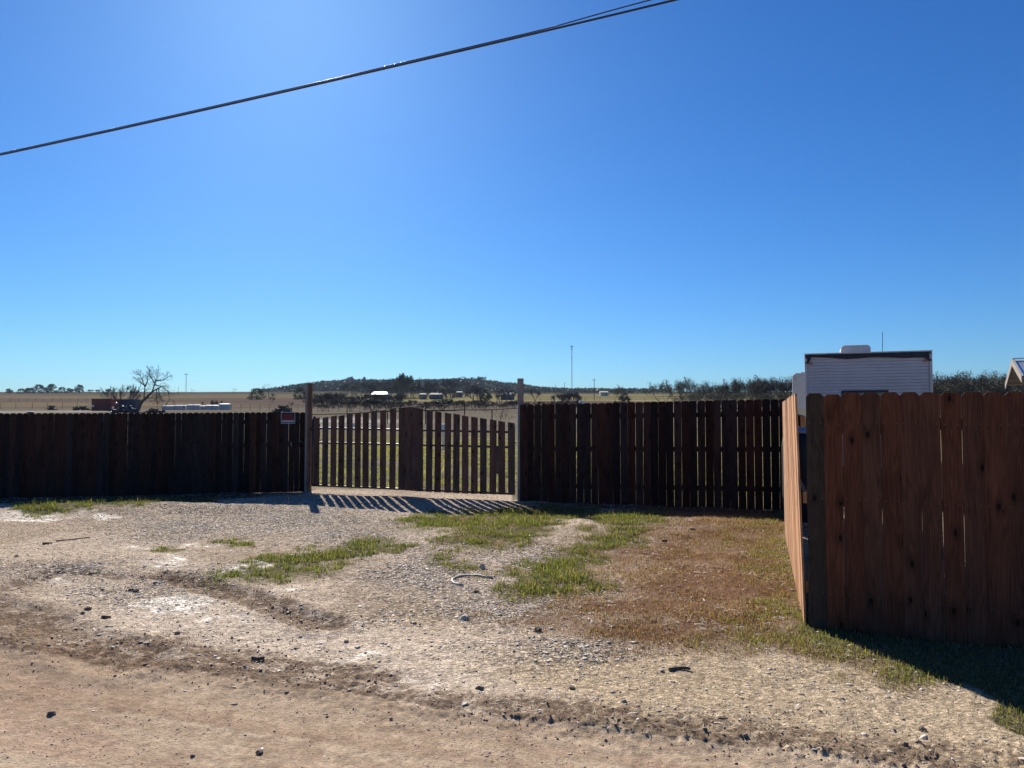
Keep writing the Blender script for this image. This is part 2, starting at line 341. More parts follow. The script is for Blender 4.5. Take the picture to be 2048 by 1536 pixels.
def wood_mat(name, knots=True, rough=.85):
    N = NT(name); tc = N.n('TexCoord').outputs['Object']; oi = N.n('ObjectInfo')
    rnd = oi.outputs['Random']
    off = N.n('CombineXYZ', X=N.math('MULTIPLY', rnd, 37.), Y=N.math('MULTIPLY', rnd, 11.), Z=N.math('MULTIPLY', rnd, 53.)).outputs[0]
    v = N.n('VectorMath', operation='ADD'); N.set(v.inputs[0], tc); N.set(v.inputs[1], off); P = v.outputs[0]
    sx = N.n('SeparateXYZ'); N.set(sx.inputs[0], P); vor = N.n('TexVoronoi', voronoi_dimensions='2D'); N.set(vor.inputs['Vector'], N.n('CombineXYZ', X=N.math('MULTIPLY', sx.outputs[0], 7.), Y=N.math('MULTIPLY', sx.outputs[2], 3.4)).outputs[0]); vor.inputs['Scale'].default_value = 1; vor.inputs['Randomness'].default_value = 1
    sep = N.n('SeparateColor'); N.set(sep.inputs[0], vor.outputs['Color'])
    on = N.math('GREATER_THAN', sep.outputs[0], .70 if knots else 2.)
    dist = vor.outputs['Distance']
    k = N.math('MULTIPLY', N.ramp(dist, .11, .06), on); halo = N.math('MULTIPLY', N.ramp(dist, .34, .06), on)
    wv = N.n('VectorMath', operation='ADD'); N.set(wv.inputs[0], P)
    N.set(wv.inputs[1], N.n('CombineXYZ', X=N.math('MULTIPLY', halo, .02)).outputs[0])
    # flame grain: stretched noise driving rings
    big = N.noise(N.mapping(wv.outputs[0], (9, 9, .7)), 1, 2, .5)
    rings = N.math('SINE', N.math('MULTIPLY', big, 95.))
    fine = N.noise(N.mapping(P, (190, 190, 3.2)), 1, 4, .6); med = N.noise(N.mapping(P, (38, 38, 1.1)), 1, 3, .6); blot = N.noise(N.mapping(P, (7, 7, 1.6)), 1, 4, .65)
    g = N.math('ADD', N.ramp(rings, -1, 1, -.17, .17), N.ramp(fine, .3, .7, -.2, .2)); g = N.math('ADD', g, N.ramp(med, .3, .7, -.12, .12)); g = N.math('ADD', g, N.ramp(blot, .3, .72, -.3, .32))
    g = N.math('ADD', g, 1.); g = N.math('MULTIPLY', g, N.ramp(halo, 0, 1, 1, .6))
    gc = N.n('CombineColor', Red=g, Green=g, Blue=g).outputs[0]
    base = N.mix(1., oi.outputs['Color'], gc, 'MULTIPLY')
    grey = N.noise(N.mapping(P, (14, 14, 2.2)), 1, 5, .7)
    base = N.mix(N.ramp(grey, .58, .78, 0, .5), base, N.mix(1., base, (1.5, 1.7, 1.9, 1), 'MULTIPLY'))
    base = N.mix(k, base, (.012, .007, .005, 1))
    so_ = N.n('SeparateXYZ'); N.set(so_.inputs[0], tc); ax = N.math('SUBTRACT', N.math('ABSOLUTE', so_.outputs[0]), .042); nail = None
    for zi in (.30, 1.02, 1.60):
        dz = N.math('SUBTRACT', so_.outputs[2], zi); dd = N.math('SQRT', N.math('ADD', N.math('MULTIPLY', ax, ax), N.math('MULTIPLY', dz, dz))); v_ = N.math('LESS_THAN', dd, .0042); nail = v_ if nail is None else N.math('MAXIMUM', nail, v_)
        st_ = N.math('MULTIPLY', N.math('LESS_THAN', N.math('ABSOLUTE', ax), .005), N.ramp(dz, -.09, 0, 0, .45)); st_ = N.math('MULTIPLY', st_, N.math('LESS_THAN', dz, 0)); base = N.mix(st_, base, (.02, .012, .01, 1))
    base = N.mix(nail, base, (.12, .11, .10, 1))
    N.set(N.b.inputs['Base Color'], base); N.b.inputs['Roughness'].default_value = rough; N.b.inputs['Specular IOR Level'].default_value = .12
    N.bump(N.math('ADD', N.math('MULTIPLY', fine, .6), N.math('MULTIPLY', k, -1.2)), .35, .004)
    return N.m
M_wood = wood_mat('stained_cedar')
def ground_mat():
    N = NT('ground_soil'); tc = N.n('TexCoord').outputs['Object']; at = N.n('Attribute', attribute_name='Col'); gr = at.outputs['Alpha']
    f = N.noise(tc, 60, 5, .7); g = N.noise(tc, 260, 3, .6); cr = N.noise(tc, 14, 5, .65)
    k = N.math('MULTIPLY', N.ramp(f, .3, .7, .72, 1.25), N.ramp(g, .3, .7, .8, 1.18)); k = N.math('MULTIPLY', k, N.ramp(cr, .3, .7, .86, 1.14))
    wv = N.n('VectorMath', operation='ADD'); N.set(wv.inputs[0], tc); N.set(wv.inputs[1], N.mix(1., N.n('CombineColor', Red=f, Green=g, Blue=.5).outputs[0], (.03, .03, .03, 1), 'MULTIPLY'))
    hts = []
    for sc, amp in ((32, 1.), (85, .9)):
        v = N.n('TexVoronoi'); N.set(v.inputs['Vector'], wv.outputs[0]); v.inputs['Scale'].default_value = sc
        sp = N.n('SeparateColor'); N.set(sp.inputs[0], v.outputs['Color'])
        br = N.math('MULTIPLY', N.ramp(sp.outputs[0], 0, 1, .5, 1.85), N.ramp(v.outputs['Distance'], .25, .7, 1.12, .5))
        k = N.math('MULTIPLY', k, N.math('ADD', 1., N.math('MULTIPLY', N.math('MULTIPLY', gr, amp), N.math('SUBTRACT', br, 1.))))
        hts.append(N.math('MULTIPLY', N.math('MULTIPLY', gr, amp), N.math('MULTIPLY', N.ramp(v.outputs['Distance'], .1, .7, 1, 0), N.ramp(sp.outputs[1], 0, 1, .2, 1.))))
    N.set(N.b.inputs['Base Color'], N.mix(1., at.outputs['Color'], N.n('CombineColor', Red=k, Green=k, Blue=k).outputs[0], 'MULTIPLY'))
    wet = N.n('Attribute', attribute_name='Wet').outputs['Fac']; N.set(N.b.inputs['Roughness'], N.ramp(wet, 0, 1, .95, .5)); N.set(N.b.inputs['Specular IOR Level'], N.ramp(wet, 0, 1, 0., .22))
    h = N.math('ADD', N.math('MULTIPLY', f, .9), N.math('MULTIPLY', g, .35)); h = N.math('ADD', h, N.math('MULTIPLY', hts[0], 1.9)); h = N.math('ADD', h, N.math('MULTIPLY', hts[1], .8))
    N.bump(h, .9, .014)
    return N.m
M_ground = ground_mat()
def attr_mat(name, rough=.8, trans=0., spec=.2, noise=0):
    N = NT(name); at = N.n('Attribute', attribute_name='Col'); c = at.outputs['Color']
    N.set(N.b.inputs['Base Color'], c); N.b.inputs['Roughness'].default_value = rough; N.b.inputs['Specular IOR Level'].default_value = spec
    if trans:
        tr = N.n('BsdfTranslucent'); N.set(tr.inputs[0], N.mix(1., c, (1.5, 1.6, .8, 1), 'MULTIPLY')); mx = N.n('MixShader'); mx.inputs[0].default_value = trans
        N.t.links.new(N.b.outputs[0], mx.inputs[1]); N.t.links.new(tr.outputs[0], mx.inputs[2]); N.t.links.new(mx.outputs[0], N.o.inputs[0])
    if noise:
        tc = N.n('TexCoord').outputs['Object']; N.bump(N.noise(tc, noise, 4), .5, .01)
    return N.m
M_stone = attr_mat('limestone_gravel', .75, noise=120); M_blade = attr_mat('grass_blade', .6, .45, .3)
M_twig = simple('grey_bark', (.10, .085, .08), .9, scale=.8); M_twig2 = simple('brown_bark', (.085, .065, .055), .9, scale=.8)
def leaf_mat(name, c, tr=.2):
    N = NT(name); tc = N.n('TexCoord').outputs['Object']; oi = N.n('ObjectInfo').outputs['Random']
    f = N.noise(tc, .9, 4, .6)
    a = N.mix(N.ramp(f, .35, .65), (c[0] * .6, c[1] * .65, c[2] * .7, 1), (c[0] * 1.4, c[1] * 1.35, c[2] * 1.1, 1)); a = N.mix(N.math('MULTIPLY', oi, .3), a, (c[0] * 1.3, c[1] * 1.05, c[2], 1))
    N.set(N.b.inputs['Base Color'], a); N.b.inputs['Roughness'].default_value = .7; N.b.inputs['Specular IOR Level'].default_value = .2
    t = N.n('BsdfTranslucent'); N.set(t.inputs[0], a); mx = N.n('MixShader'); mx.inputs[0].default_value = tr
    N.t.links.new(N.b.outputs[0], mx.inputs[1]); N.t.links.new(t.outputs[0], mx.inputs[2]); N.t.links.new(mx.outputs[0], N.o.inputs[0]); return N.m
M_leaf = leaf_mat('juniper_foliage', (.045, .065, .035)); M_leaf2 = leaf_mat('dry_brush_foliage', (.075, .07, .045)); M_wleaf = leaf_mat('far_wood_foliage', (.045, .058, .038), .1)
M_white = simple('white_aluminium', (.46, .46, .48), .45, scale=2, var=.1, spec=.4); M_rvroof = simple('white_roof_membrane', (.50, .50, .49), .6, var=.25, scale=9)
M_beige = simple('beige_panel', (.50, .46, .36), .5, var=.08); M_black = simple('black_plastic', (.02, .02, .025), .5); M_tarp = simple('dark_sealing_tarp', (.022, .027, .045), .55, var=.6, scale=9, bump=.5)
M_steel = simple('dark_pipe_steel', (.06, .05, .05), .45, .4, var=.4, scale=9, spec=.5); M_galv = simple('galvanised_metal', (.55, .56, .58), .38, .8, var=.15)
M_rust = simple('rusty_pipe', (.10, .055, .04), .75, .2, var=.4); M_cable = simple('black_cable_jacket', (.018, .018, .02), .42, var=.2, spec=.5); M_wire = simple('bare_steel_strand', (.35, .35, .36), .35, .8)
M_red = simple('dark_red_steel', (.16, .035, .03), .65, var=.3, scale=1.5); M_navy = simple('dark_navy_steel', (.045, .05, .08), .6, var=.3, scale=1.5); M_glass = simple('dark_window_glass', (.015, .02, .03), .08, var=.05, spec=.8)
M_amber = simple('amber_lens', (.30, .07, .03), .3, var=.05, spec=.6); M_rubber = simple('tyre_rubber', (.02, .02, .02), .85); M_shed = simple('pale_shed_wall', (.62, .64, .62), .7, var=.12)
M_lumber = simple('bare_lumber', (.36, .27, .18), .8, scale=5, var=.25); M_post = simple('weathered_lumber_post', (.27, .24, .21), .85, scale=7, var=.3, bump=.3); M_chalk = simple('white_sack_plastic', (.82, .82, .80), .3, var=.1, spec=.8)
M_sign_b = simple('sign_black', (.012, .012, .02), .5, var=.05); M_sign_r = simple('sign_red', (.40, .015, .03), .5, var=.05); M_sign_w = simple('sign_white', (.38, .38, .40), .5, var=.05)
M_houseroof = simple('grey_shingle_roof', (.22, .20, .20), .8); M_housewall = simple('dull_house_wall', (.16, .14, .13), .8); M_whiteroof = simple('white_metal_roof', (.85, .85, .83), .35, var=.05)
M_sack = leaf_mat('thin_white_sack', (.8, .8, .8), .5); M_hose = simple('pale_grey_hose', (.42, .40, .36), .6, var=.4, scale=14); M_dead = simple('dead_wood', (.12, .09, .065), .85, scale=30)
M_clod = simple('dark_mud_clod', (.20, .15, .115), .9, scale=30, var=.4, bump=.6)

# ------------------------------------------------------------------ ground sheet (one welded surface split into ground, road and driveway)
rs = np.concatenate([np.geomspace(.25, 2.6, 24)[:-1], np.geomspace(2.6, 19, 420)[:-1], np.geomspace(19, 60, 110)[:-1], np.geomspace(60, 4400, 190)])
th = np.concatenate([np.linspace(-43, 43, 660)[:-1], np.linspace(43, 317, 90)[:-1]]) * math.pi / 180
R_, T_ = np.meshgrid(rs, th, indexing='ij'); gx = (R_ * np.sin(T_)).ravel(); gy = (R_ * np.cos(T_)).ravel()
gx = np.append(gx, 0.); gy = np.append(gy, 0.)
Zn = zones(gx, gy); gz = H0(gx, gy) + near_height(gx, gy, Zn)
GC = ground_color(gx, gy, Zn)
ckm = patches(Zn['U'], Zn['V'], PALE_PATCH); GW = np.clip(sstep(.42, .75, ckm * (.55 + .9 * fbm(gx * 5, gy * 5, 74))), 0, 1) * sstep(.4, .7, fbm(gx * 16, gy * 16, 77, 3))
GA = np.clip((.38 + patches(Zn['U'], Zn['V'], GRAV) * .9 * (.6 + .8 * fbm(gx * 2, gy * 2, 151))) * (1 - .88 * Zn['road']) * (1 - .5 * Zn['brown']), 0.05, 1) * sstep(30, 15, np.hypot(gx, gy))
nr, nt = len(rs), len(th); I, J = np.meshgrid(np.arange(nr - 1), np.arange(nt), indexing='ij'); J2 = (J + 1) % nt
Q = np.stack([I * nt + J, I * nt + J2, (I + 1) * nt + J2, (I + 1) * nt + J], -1).reshape(-1, 4)[:, ::-1]
Tc = np.stack([np.arange(nt), np.full(nt, nr * nt), (np.arange(nt) + 1) % nt], -1)
GV = np.stack([gx, gy, gz], 1)
fr = Zn['road'][Q].mean(1) > .5
drive = (poly_mask(Zn['U'], Zn['V'], [(-1500, 1010), (0, 1026), (430, 1010), (625, 980), (1034, 992), (900, 1040), (880, 1100), (1000, 1170), (1040, 1240), (1300, 1300), (1900, 1400), (2600, 1500), (2600, 1700), (-1500, 1700)], 8) > .5) & (gy > 1) & (gy < 17)
fd = (drive[Q].mean(1) > .5) & ~fr
def sub(name, faces, extra=None):
    ids = np.unique(np.concatenate([faces.ravel()] + ([extra.ravel()] if extra is not None else []))); mp = np.zeros(len(GV), np.int64); mp[ids] = np.arange(len(ids))
    fl = [mp[faces]] + ([mp[extra]] if extra is not None else [])
    return tag(link(name, mesh_np(name, GV[ids], fl, GC[ids], True, GA[ids], GW[ids]), M_ground), kind='structure')
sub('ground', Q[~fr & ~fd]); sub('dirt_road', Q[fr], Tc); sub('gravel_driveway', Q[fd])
def zfull(X, Y, Zz=None):
    Zz = Zz or zones(X, Y); return H0(X, Y) + near_height(X, Y, Zz)
def zf(x, y): return float(zfull(np.array([float(x)]), np.array([float(y)]))[0])

# ------------------------------------------------------------------ scattered stuff: gravel, clods, grass, leaf litter
ICO = None
def ico():
    t = (1 + 5 ** .5) / 2; v = np.array([(-1, t, 0), (1, t, 0), (-1, -t, 0), (1, -t, 0), (0, -1, t), (0, 1, t), (0, -1, -t), (0, 1, -t), (t, 0, -1), (t, 0, 1), (-t, 0, -1), (-t, 0, 1)], float)
    f = np.array([(0, 11, 5), (0, 5, 1), (0, 1, 7), (0, 7, 10), (0, 10, 11), (1, 5, 9), (5, 11, 4), (11, 10, 2), (10, 7, 6), (7, 1, 8), (3, 9, 4), (3, 4, 2), (3, 2, 6), (3, 6, 8), (3, 8, 9), (4, 9, 5), (2, 4, 11), (6, 2, 10), (8, 6, 7), (9, 8, 1)])
    return v / np.linalg.norm(v[0]), f
IV, IF = ico()
def pebbles(name, X, Y, Z, S, C, kind='stuff', flat=(.18, .42), label=None):
    n = len(X); j = rng.uniform(.65, 1.25, (n, 12, 1)); V = IV[None] * j
    sc = np.stack([rng.uniform(.8, 1.4, n), rng.uniform(.55, 1., n), rng.uniform(*flat, n)], 1)[:, None, :]; V = V * sc * S[:, None, None]
    a = rng.uniform(0, 6.28, n); ca, sa = np.cos(a)[:, None], np.sin(a)[:, None]
    b = rng.normal(0, .14, n); cb, sb = np.cos(b)[:, None], np.sin(b)[:, None]
    x, y, z = V[..., 0], V[..., 1], V[..., 2]; x, z = x * cb - z * sb, x * sb + z * cb
    V = np.stack([x * ca - y * sa + X[:, None], x * sa + y * ca + Y[:, None], z + (Z + S * .04)[:, None]], -1).reshape(-1, 3)
    Fc = (IF[None] + np.arange(n)[:, None, None] * 12).reshape(-1, 3)
    return tag(link(name, mesh_np(name, V, [Fc], np.repeat(C, 12, 0)), M_stone), label, kind=kind)
def scatter(n, x0, x1, y0, y1, dens, wedge=True):
    X = rng.uniform(x0, x1, n); Y = y0 + (y1 - y0) * rng.uniform(0, 1, n)
    if wedge: k = np.abs(X) < Y * .74 + .5; X, Y = X[k], Y[k]
    Zz = zones(X, Y); p = dens(X, Y, Zz); k = rng.uniform(0, 1, len(X)) < p
    return X[k], Y[k], {a: b[k] for a, b in Zz.items()}
def dgrav(X, Y, Z):
    g = patches(Z['U'], Z['V'], GRAV) * sstep(.25, .6, fbm(X * 3, Y * 3, 101)) + .14
    g = g * (1 - Z['road'] * .93) * (1 - .8 * Z['brown']) * (1 - .85 * Z['shade']) * (1 - .75 * Z['green']) * (1 - .6 * Z['yel']); g[Z['behind'] > .5] *= .2
    return np.clip(g, 0, 1)
X, Y, Zz = scatter(330000, -12, 8, 3.2, 17.5, dgrav); print('gravel', len(X))
S = np.exp(rng.normal(-4.75, .42, len(X))); S = np.clip(S, .004, .026)
base = np.array([[.56, .50, .43], [.46, .40, .34], [.66, .61, .54], [.34, .28, .24], [.54, .44, .34]])[rng.integers(0, 5, len(X))]
C = base * rng.uniform(.75, 1.2, (len(X), 1))
pebbles('gravel', X, Y, zfull(X, Y, Zz), S, C, label='loose pale limestone gravel spread over the driveway')
X, Y, Zz = scatter(30000, -10, 7, 3.5, 15, lambda X, Y, Z: dgrav(X, Y, Z) * 1.5 * np.clip(patches(Z['U'], Z['V'], GRAV) + patches(Z['U'], Z['V'], [(1000, 1320, 300, 30, .8)]), 0, 1) * sstep(.4, .65, fbm(X * 2, Y * 2, 107))); print('chips', len(X))
S = np.clip(np.exp(rng.normal(-4.25, .3, len(X))), .01, .03); C = np.array([.60, .54, .46]) * rng.uniform(.7, 1.15, (len(X), 1))
pebbles('limestone_chips', X, Y, zfull(X, Y, Zz), S, C, flat=(.16, .35), label='larger flat pale limestone chips lying on the finer gravel')
X, Y, Zz = scatter(60000, -6, 6, 3.2, 6.5, lambda X, Y, Z: Z['road'] * (.15 + .6 * sstep(.5, .7, fbm(X * 1.6, Y * 4, 109))))
pebbles('road_grit', X, Y, zfull(X, Y, Zz), np.clip(np.exp(rng.normal(-5.9, .45, len(X))), .0015, .009), np.array([.38, .30, .235]) * rng.uniform(.45, 1.5, (len(X), 1)), flat=(.4, .8), label='fine grit lying on the dirt road')
# mud clods and crumbs along the tracks
def dclod(X, Y, Z):
    d = np.minimum.reduce([line_dist(X, Y, P) for P in (EDGE1, EDGE2, RUT1, RUT4)]); d2 = np.minimum(line_dist(X, Y, [(250, 1200), (280, 1185)]), line_dist(X, Y, [(60, 1140), (300, 1150)]))
    return np.clip(.75 * np.exp(-(d / .3) ** 2) + .5 * np.exp(-(d2 / .5) ** 2) + .018, 0, 1) * sstep(.3, .65, fbm(X * 2.5, Y * 2.5, 111)) * (1 - .9 * Z['shade'])
X, Y, Zz = scatter(80000, -10, 7, 3.2, 12, dclod); S = np.clip(np.exp(rng.normal(-5.25, .45, len(X))), .003, .015)
C = np.array([.17, .125, .095]) * rng.uniform(.6, 1.7, (len(X), 1))
pebbles('mud_crumbs', X, Y, zfull(X, Y, Zz), S, C, flat=(.5, 1.), label='dark crumbs of dried mud along the wheel tracks')

def grass(name, X, Y, Z, Hh, W, C, label, lean=.5, kind='stuff', mat=None):
    n = len(X); a = rng.uniform(0, 6.28, n); l = rng.uniform(.1, 1, n) * lean; wx, wy = np.cos(a + 1.57) * W / 2, np.sin(a + 1.57) * W / 2
    dx, dy = np.cos(a) * l * Hh, np.sin(a) * l * Hh; hh = Hh * np.sqrt(np.maximum(1 - (l * .6) ** 2, .2)) * (.22 if mat else 1)
    P = lambda ox, oy, oz: np.stack([X + ox, Y + oy, Z + oz], 1)
    V = np.stack([P(-wx, -wy, -.004), P(wx, wy, -.004), P(-wx * .8 + dx * .35, -wy * .8 + dy * .35, hh * .6), P(wx * .8 + dx * .35, wy * .8 + dy * .35, hh * .6), P(dx, dy, hh)], 1).reshape(-1, 3)
    b = np.arange(n)[:, None] * 5; T = np.concatenate([b + [0, 1, 3], b + [0, 3, 2], b + [2, 3, 4]])
    CC = np.repeat(C, 5, 0).reshape(n, 5, 3); CC[:, 4] *= 1.25; CC[:, :2] *= .8
    return tag(link(name, mesh_np(name, V, [T], CC.reshape(-1, 3)), mat or M_blade), label, kind=kind)
def pal(P, n, v=.3): P = np.array(P); return P[rng.integers(0, len(P), n)] * rng.uniform(1 - v, 1 + v, (n, 1))
clump = lambda X, Y, s, k: sstep(.38, .62, fbm(X * k, Y * k, s, 3))
X, Y, Zz = scatter(620000, -10, 6, 5, 15.5, lambda X, Y, Z: np.clip(Z['green'] * 1.25 - .15, 0, 1) * (.06 + .94 * clump(X, Y, 121, 6)) + .012 * (Z['road'] < .3) * clump(X, Y, 122, 1.5))
Hh = rng.uniform(.012, .05, len(X)) * np.where(rng.uniform(0, 1, len(X)) < .06, 1.9, 1) * (.6 + .6 * Zz['green']) * (.6 + .9 * fbm(X * 4, Y * 4, 141)); print('green', len(X))
grass('green_grass', X, Y, zfull(X, Y, Zz), Hh, rng.uniform(.004, .008, len(X)), pal([(.12, .15, .035), (.08, .11, .03), (.17, .18, .05), (.05, .075, .028), (.24, .19, .09), (.16, .13, .06)], len(X), .4), 'tufted green winter grass in the driveway', .9)
X, Y, Zz = scatter(330000, 1, 8, 3.2, 12.5, lambda X, Y, Z: np.clip(Z['yel'] * 1.1 * (.12 + .88 * clump(X, Y, 123, 4)) + Z['shade'] * .8 * (1 - Z['road']), 0, 1)); print('yel', len(X))
yg = clump(X, Y, 125, 1.5)[:, None]
grass('verge_grass', X, Y, zfull(X, Y, Zz), rng.uniform(.010, .042, len(X)), rng.uniform(.003, .006, len(X)), pal([(.13, .15, .045), (.20, .17, .07), (.17, .13, .075), (.10, .115, .04), (.21, .22, .06)], len(X), .4) * (1 - .3 * yg) + yg * .3 * pal([(.30, .22, .12)], len(X)), 'yellow green grass beside the cedar side fence', .9)
X, Y, Zz = scatter(420000, -1, 8, 4.5, 14.5, lambda X, Y, Z: np.clip(Z['brown'] * .9 + .25 * Z['green'] * (X > -3), 0, 1) * (.35 + .65 * clump(X, Y, 127, 3))); print('brown', len(X))
grass('dead_grass', X, Y, zfull(X, Y, Zz), rng.uniform(.008, .036, len(X)) * (.5 + 1.1 * fbm(X * 3, Y * 3, 143)), rng.uniform(.003, .006, len(X)), pal([(.20, .105, .065), (.24, .14, .085), (.13, .075, .05), (.30, .21, .13), (.18, .11, .065)], len(X), .35), 'short dead brown grass in front of the back fence', 1.3)
def dstraw(X, Y, Z): return np.clip(sstep(900, 1200, Z['U']) * sstep(1270, 1320, Z['V']) * (1 - Z['road']) * .55 + .05 * (1 - Z['road']), 0, 1)
X, Y, Zz = scatter(120000, -6, 7, 3.3, 11, dstraw); print('straw', len(X))
grass('dry_straw_litter', X, Y, zfull(X, Y, Zz) + .003, rng.uniform(.02, .06, len(X)), rng.uniform(.002, .005, len(X)), pal([(.30, .24, .16), (.20, .15, .10), (.42, .36, .27)], len(X)), 'scattered dry straw on the bare verge', 2.6, mat=M_stone)
X, Y, Zz = scatter(9000, 0, 8, 4, 10.5, lambda X, Y, Z: np.clip(Z['brown'] + Z['yel'] * .6 + .15, 0, 1) * (1 - Z['road']) * clump(X, Y, 131, 1.7))
grass('dead_leaf_litter', X, Y, zfull(X, Y, Zz) + .012, rng.uniform(.012, .035, len(X)), rng.uniform(.006, .018, len(X)), pal([(.42, .38, .32), (.30, .24, .18), (.52, .47, .40)], len(X)), 'curled dead leaves scattered over the brown grass', 3., mat=M_stone)
# field grass behind fence and gate
X = rng.uniform(-9, 6, 150000); Y = rng.uniform(15.5, 42, 150000); k = clump(X, Y, 133, 1.2) * rng.uniform(0, 1, len(X)) > .25; X, Y = X[k], Y[k]
Zb = zones(X, Y); k = Zb['behind'] > .6; X, Y = X[k], Y[k]; Zb = {a: b[k] for a, b in Zb.items()}
grass('pasture_grass', X, Y, zfull(X, Y, Zb), rng.uniform(.03, .12, len(X)), rng.uniform(.006, .014, len(X)), pal([(.26, .24, .10), (.18, .20, .07), (.34, .28, .15)], len(X)), 'patchy yellow green pasture behind the gate', 1.)

# ------------------------------------------------------------------ fences
def board_mesh(w, h, t=.016, ear=.034, slope=None):
    b = MB(); e = ear
    if slope is None: out = [(-w / 2, 0), (w / 2, 0), (w / 2, h - e), (w / 2 - e, h), (-w / 2 + e, h), (-w / 2, h - e)]
    else: out = [(-w / 2, 0), (w / 2, 0), (w / 2, h + slope[1]), (0, h + slope[2] if len(slope) > 2 else h + (slope[0] + slope[1]) / 2), (-w / 2, h + slope[0])]
    b.prism(out, -t / 2, t / 2); return b
def fence(P0, P1, n, z0, z1, h0_, h1_, cols, label, rails=(.25, .95, 1.55), wf=.985, side=1, gapj=.004, tilt=.003, lean=0, jitter=.004, name='board_fence', posts=3, ear=.024):
    """boards from P0 to P1 (x,y); the front (board) side faces -normal*side"""
    P0, P1 = Vector(P0), Vector(P1); d = P1 - P0; L = d.length; u = d / L; ang = math.atan2(u.y, u.x)
    pitch = L / n; nrm = Vector((u.y, -u.x)) * side          # towards the board side
    root = thing(name, (P0.x, P0.y, z0), label, 'fence', rz=0)
    protos = [board_mesh(pitch * wf - g, (h0_ + h1_) / 2, ear=ear).mesh('board', [M_wood], bevel=.0015) for g in (0, gapj * .5, gapj, gapj * 2, .002)]
    for i in range(n):
        s = (i + .5) / n; p = P0 + d * s; z = z0 + (z1 - z0) * s; h = h0_ + (h1_ - h0_) * s
        o = link('board', protos[random.randrange(5)], None, root)
        o.location = (p.x - P0.x + nrm.x * (.028 + random.uniform(0, .003)), p.y - P0.y + nrm.y * .028, z - z0 + random.uniform(-jitter, jitter) - .02)
        o.rotation_euler = (random.uniform(-.002, .002) + (lean if not callable(lean) else lean(s)), random.gauss(0, tilt), ang + random.uniform(-.015, .015))
        o.scale = (1, 1, (h + .02) / ((h0_ + h1_) / 2)); o.color = (*cols(i, s), 1)
    rc = cols(0, 0)
    for r in rails:
        b = MB(); b.prism([(0, r - .045), (L, r - .045 + (z1 - z0)), (L, r + .045 + (z1 - z0)), (0, r + .045)], -.018, .018)
        lv = lean(.5) if callable(lean) else lean; o = b.build('rail', M_wood, root, rot=(0, 0, ang), loc=(nrm.x * lv * r, nrm.y * lv * r, 0)); o.color = (rc[0], rc[1], rc[2], 1)
    for k in range(posts):
        s = k / max(posts - 1, 1); p = d * s - nrm * .065 + u * (.075 if k == 0 else 0)
        b = MB(); hh = h0_ + (h1_ - h0_) * s - .08; b.box(-.045, .045, -.045, .045, -.3, hh)
        o = b.build('post', M_wood, root, loc=(p.x, p.y, (z1 - z0) * s), rot=(0, 0, ang)); o.color = (.14, .08, .05, 1)
    return root
def on(px, D): return ((px - 1024) / F * D, D)
def dark(i, s):
    r = random.random(); k = random.uniform(.7, 1.35)
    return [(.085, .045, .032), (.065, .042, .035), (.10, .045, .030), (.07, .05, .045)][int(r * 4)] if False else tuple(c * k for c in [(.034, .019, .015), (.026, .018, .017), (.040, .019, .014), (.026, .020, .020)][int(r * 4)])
# left fence: 75 -> D 15.2, 612 -> D 16.4
Lp = (Vector(on(75, 15.2)), Vector(on(611, 16.4))); dl = Lp[1] - Lp[0]; nL = 46
Lstart = Lp[0] - dl * 1.05
n_left = int(round(46 * 2.05))
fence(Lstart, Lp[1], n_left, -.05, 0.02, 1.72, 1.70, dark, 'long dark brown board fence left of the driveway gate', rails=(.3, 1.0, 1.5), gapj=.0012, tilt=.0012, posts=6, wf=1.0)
Rp = (Vector(on(1041, 14.6)), Vector(on(1574, 13.15)))
def dark2(i, s):
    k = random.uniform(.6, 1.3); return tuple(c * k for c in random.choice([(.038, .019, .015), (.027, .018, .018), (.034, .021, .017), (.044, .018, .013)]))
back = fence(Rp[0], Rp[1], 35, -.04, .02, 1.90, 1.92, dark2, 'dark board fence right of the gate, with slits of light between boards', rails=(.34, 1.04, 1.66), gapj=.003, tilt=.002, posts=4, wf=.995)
# side fence, lit by the sun
def warm(i, s): k = random.uniform(.8, 1.15); return tuple(c * k for c in random.choice([(.42, .22, .11), (.38, .21, .12), (.46, .26, .14), (.36, .18, .10)]))
NF = Vector(on(1611.5, 5.97)); MF = Vector(on(1571.5, 10.2)); EF = Vector(on(1575, 13.1))
side = fence(MF, NF, 29, .07, .0, 1.76, 1.83, warm, 'sunlit orange cedar side fence running back from the near corner', rails=(.3, 1.0, 1.6), gapj=.006, tilt=.004, lean=lambda s: .004 + .02 * s, posts=0, side=1)
far_side = fence(EF, MF + (EF - MF) * .02, 19, .09, .07, 1.78, 1.76, warm, 'far end of the side fence where it meets the back fence', rails=(.3, 1.0, 1.6), gapj=.006, tilt=.004, posts=2, side=1)
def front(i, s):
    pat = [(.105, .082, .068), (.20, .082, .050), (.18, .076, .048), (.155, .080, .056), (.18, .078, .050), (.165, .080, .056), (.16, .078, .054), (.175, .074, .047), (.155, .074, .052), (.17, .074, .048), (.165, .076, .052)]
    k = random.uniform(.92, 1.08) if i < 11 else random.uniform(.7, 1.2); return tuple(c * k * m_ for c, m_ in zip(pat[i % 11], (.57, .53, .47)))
A = Vector(on(1611, 5.95)); B = Vector(on(2048, 5.35)); dB = (B - A)
fence(A, A + dB * 3.2, 35, -.01, -.02, 1.83, 1.84, front, 'tall red brown board fence in the right foreground, grey board at its corner', rails=(.3, 1.0, 1.6), gapj=.0018, tilt=.0013, jitter=.007, posts=4, ear=.026, wf=.998)

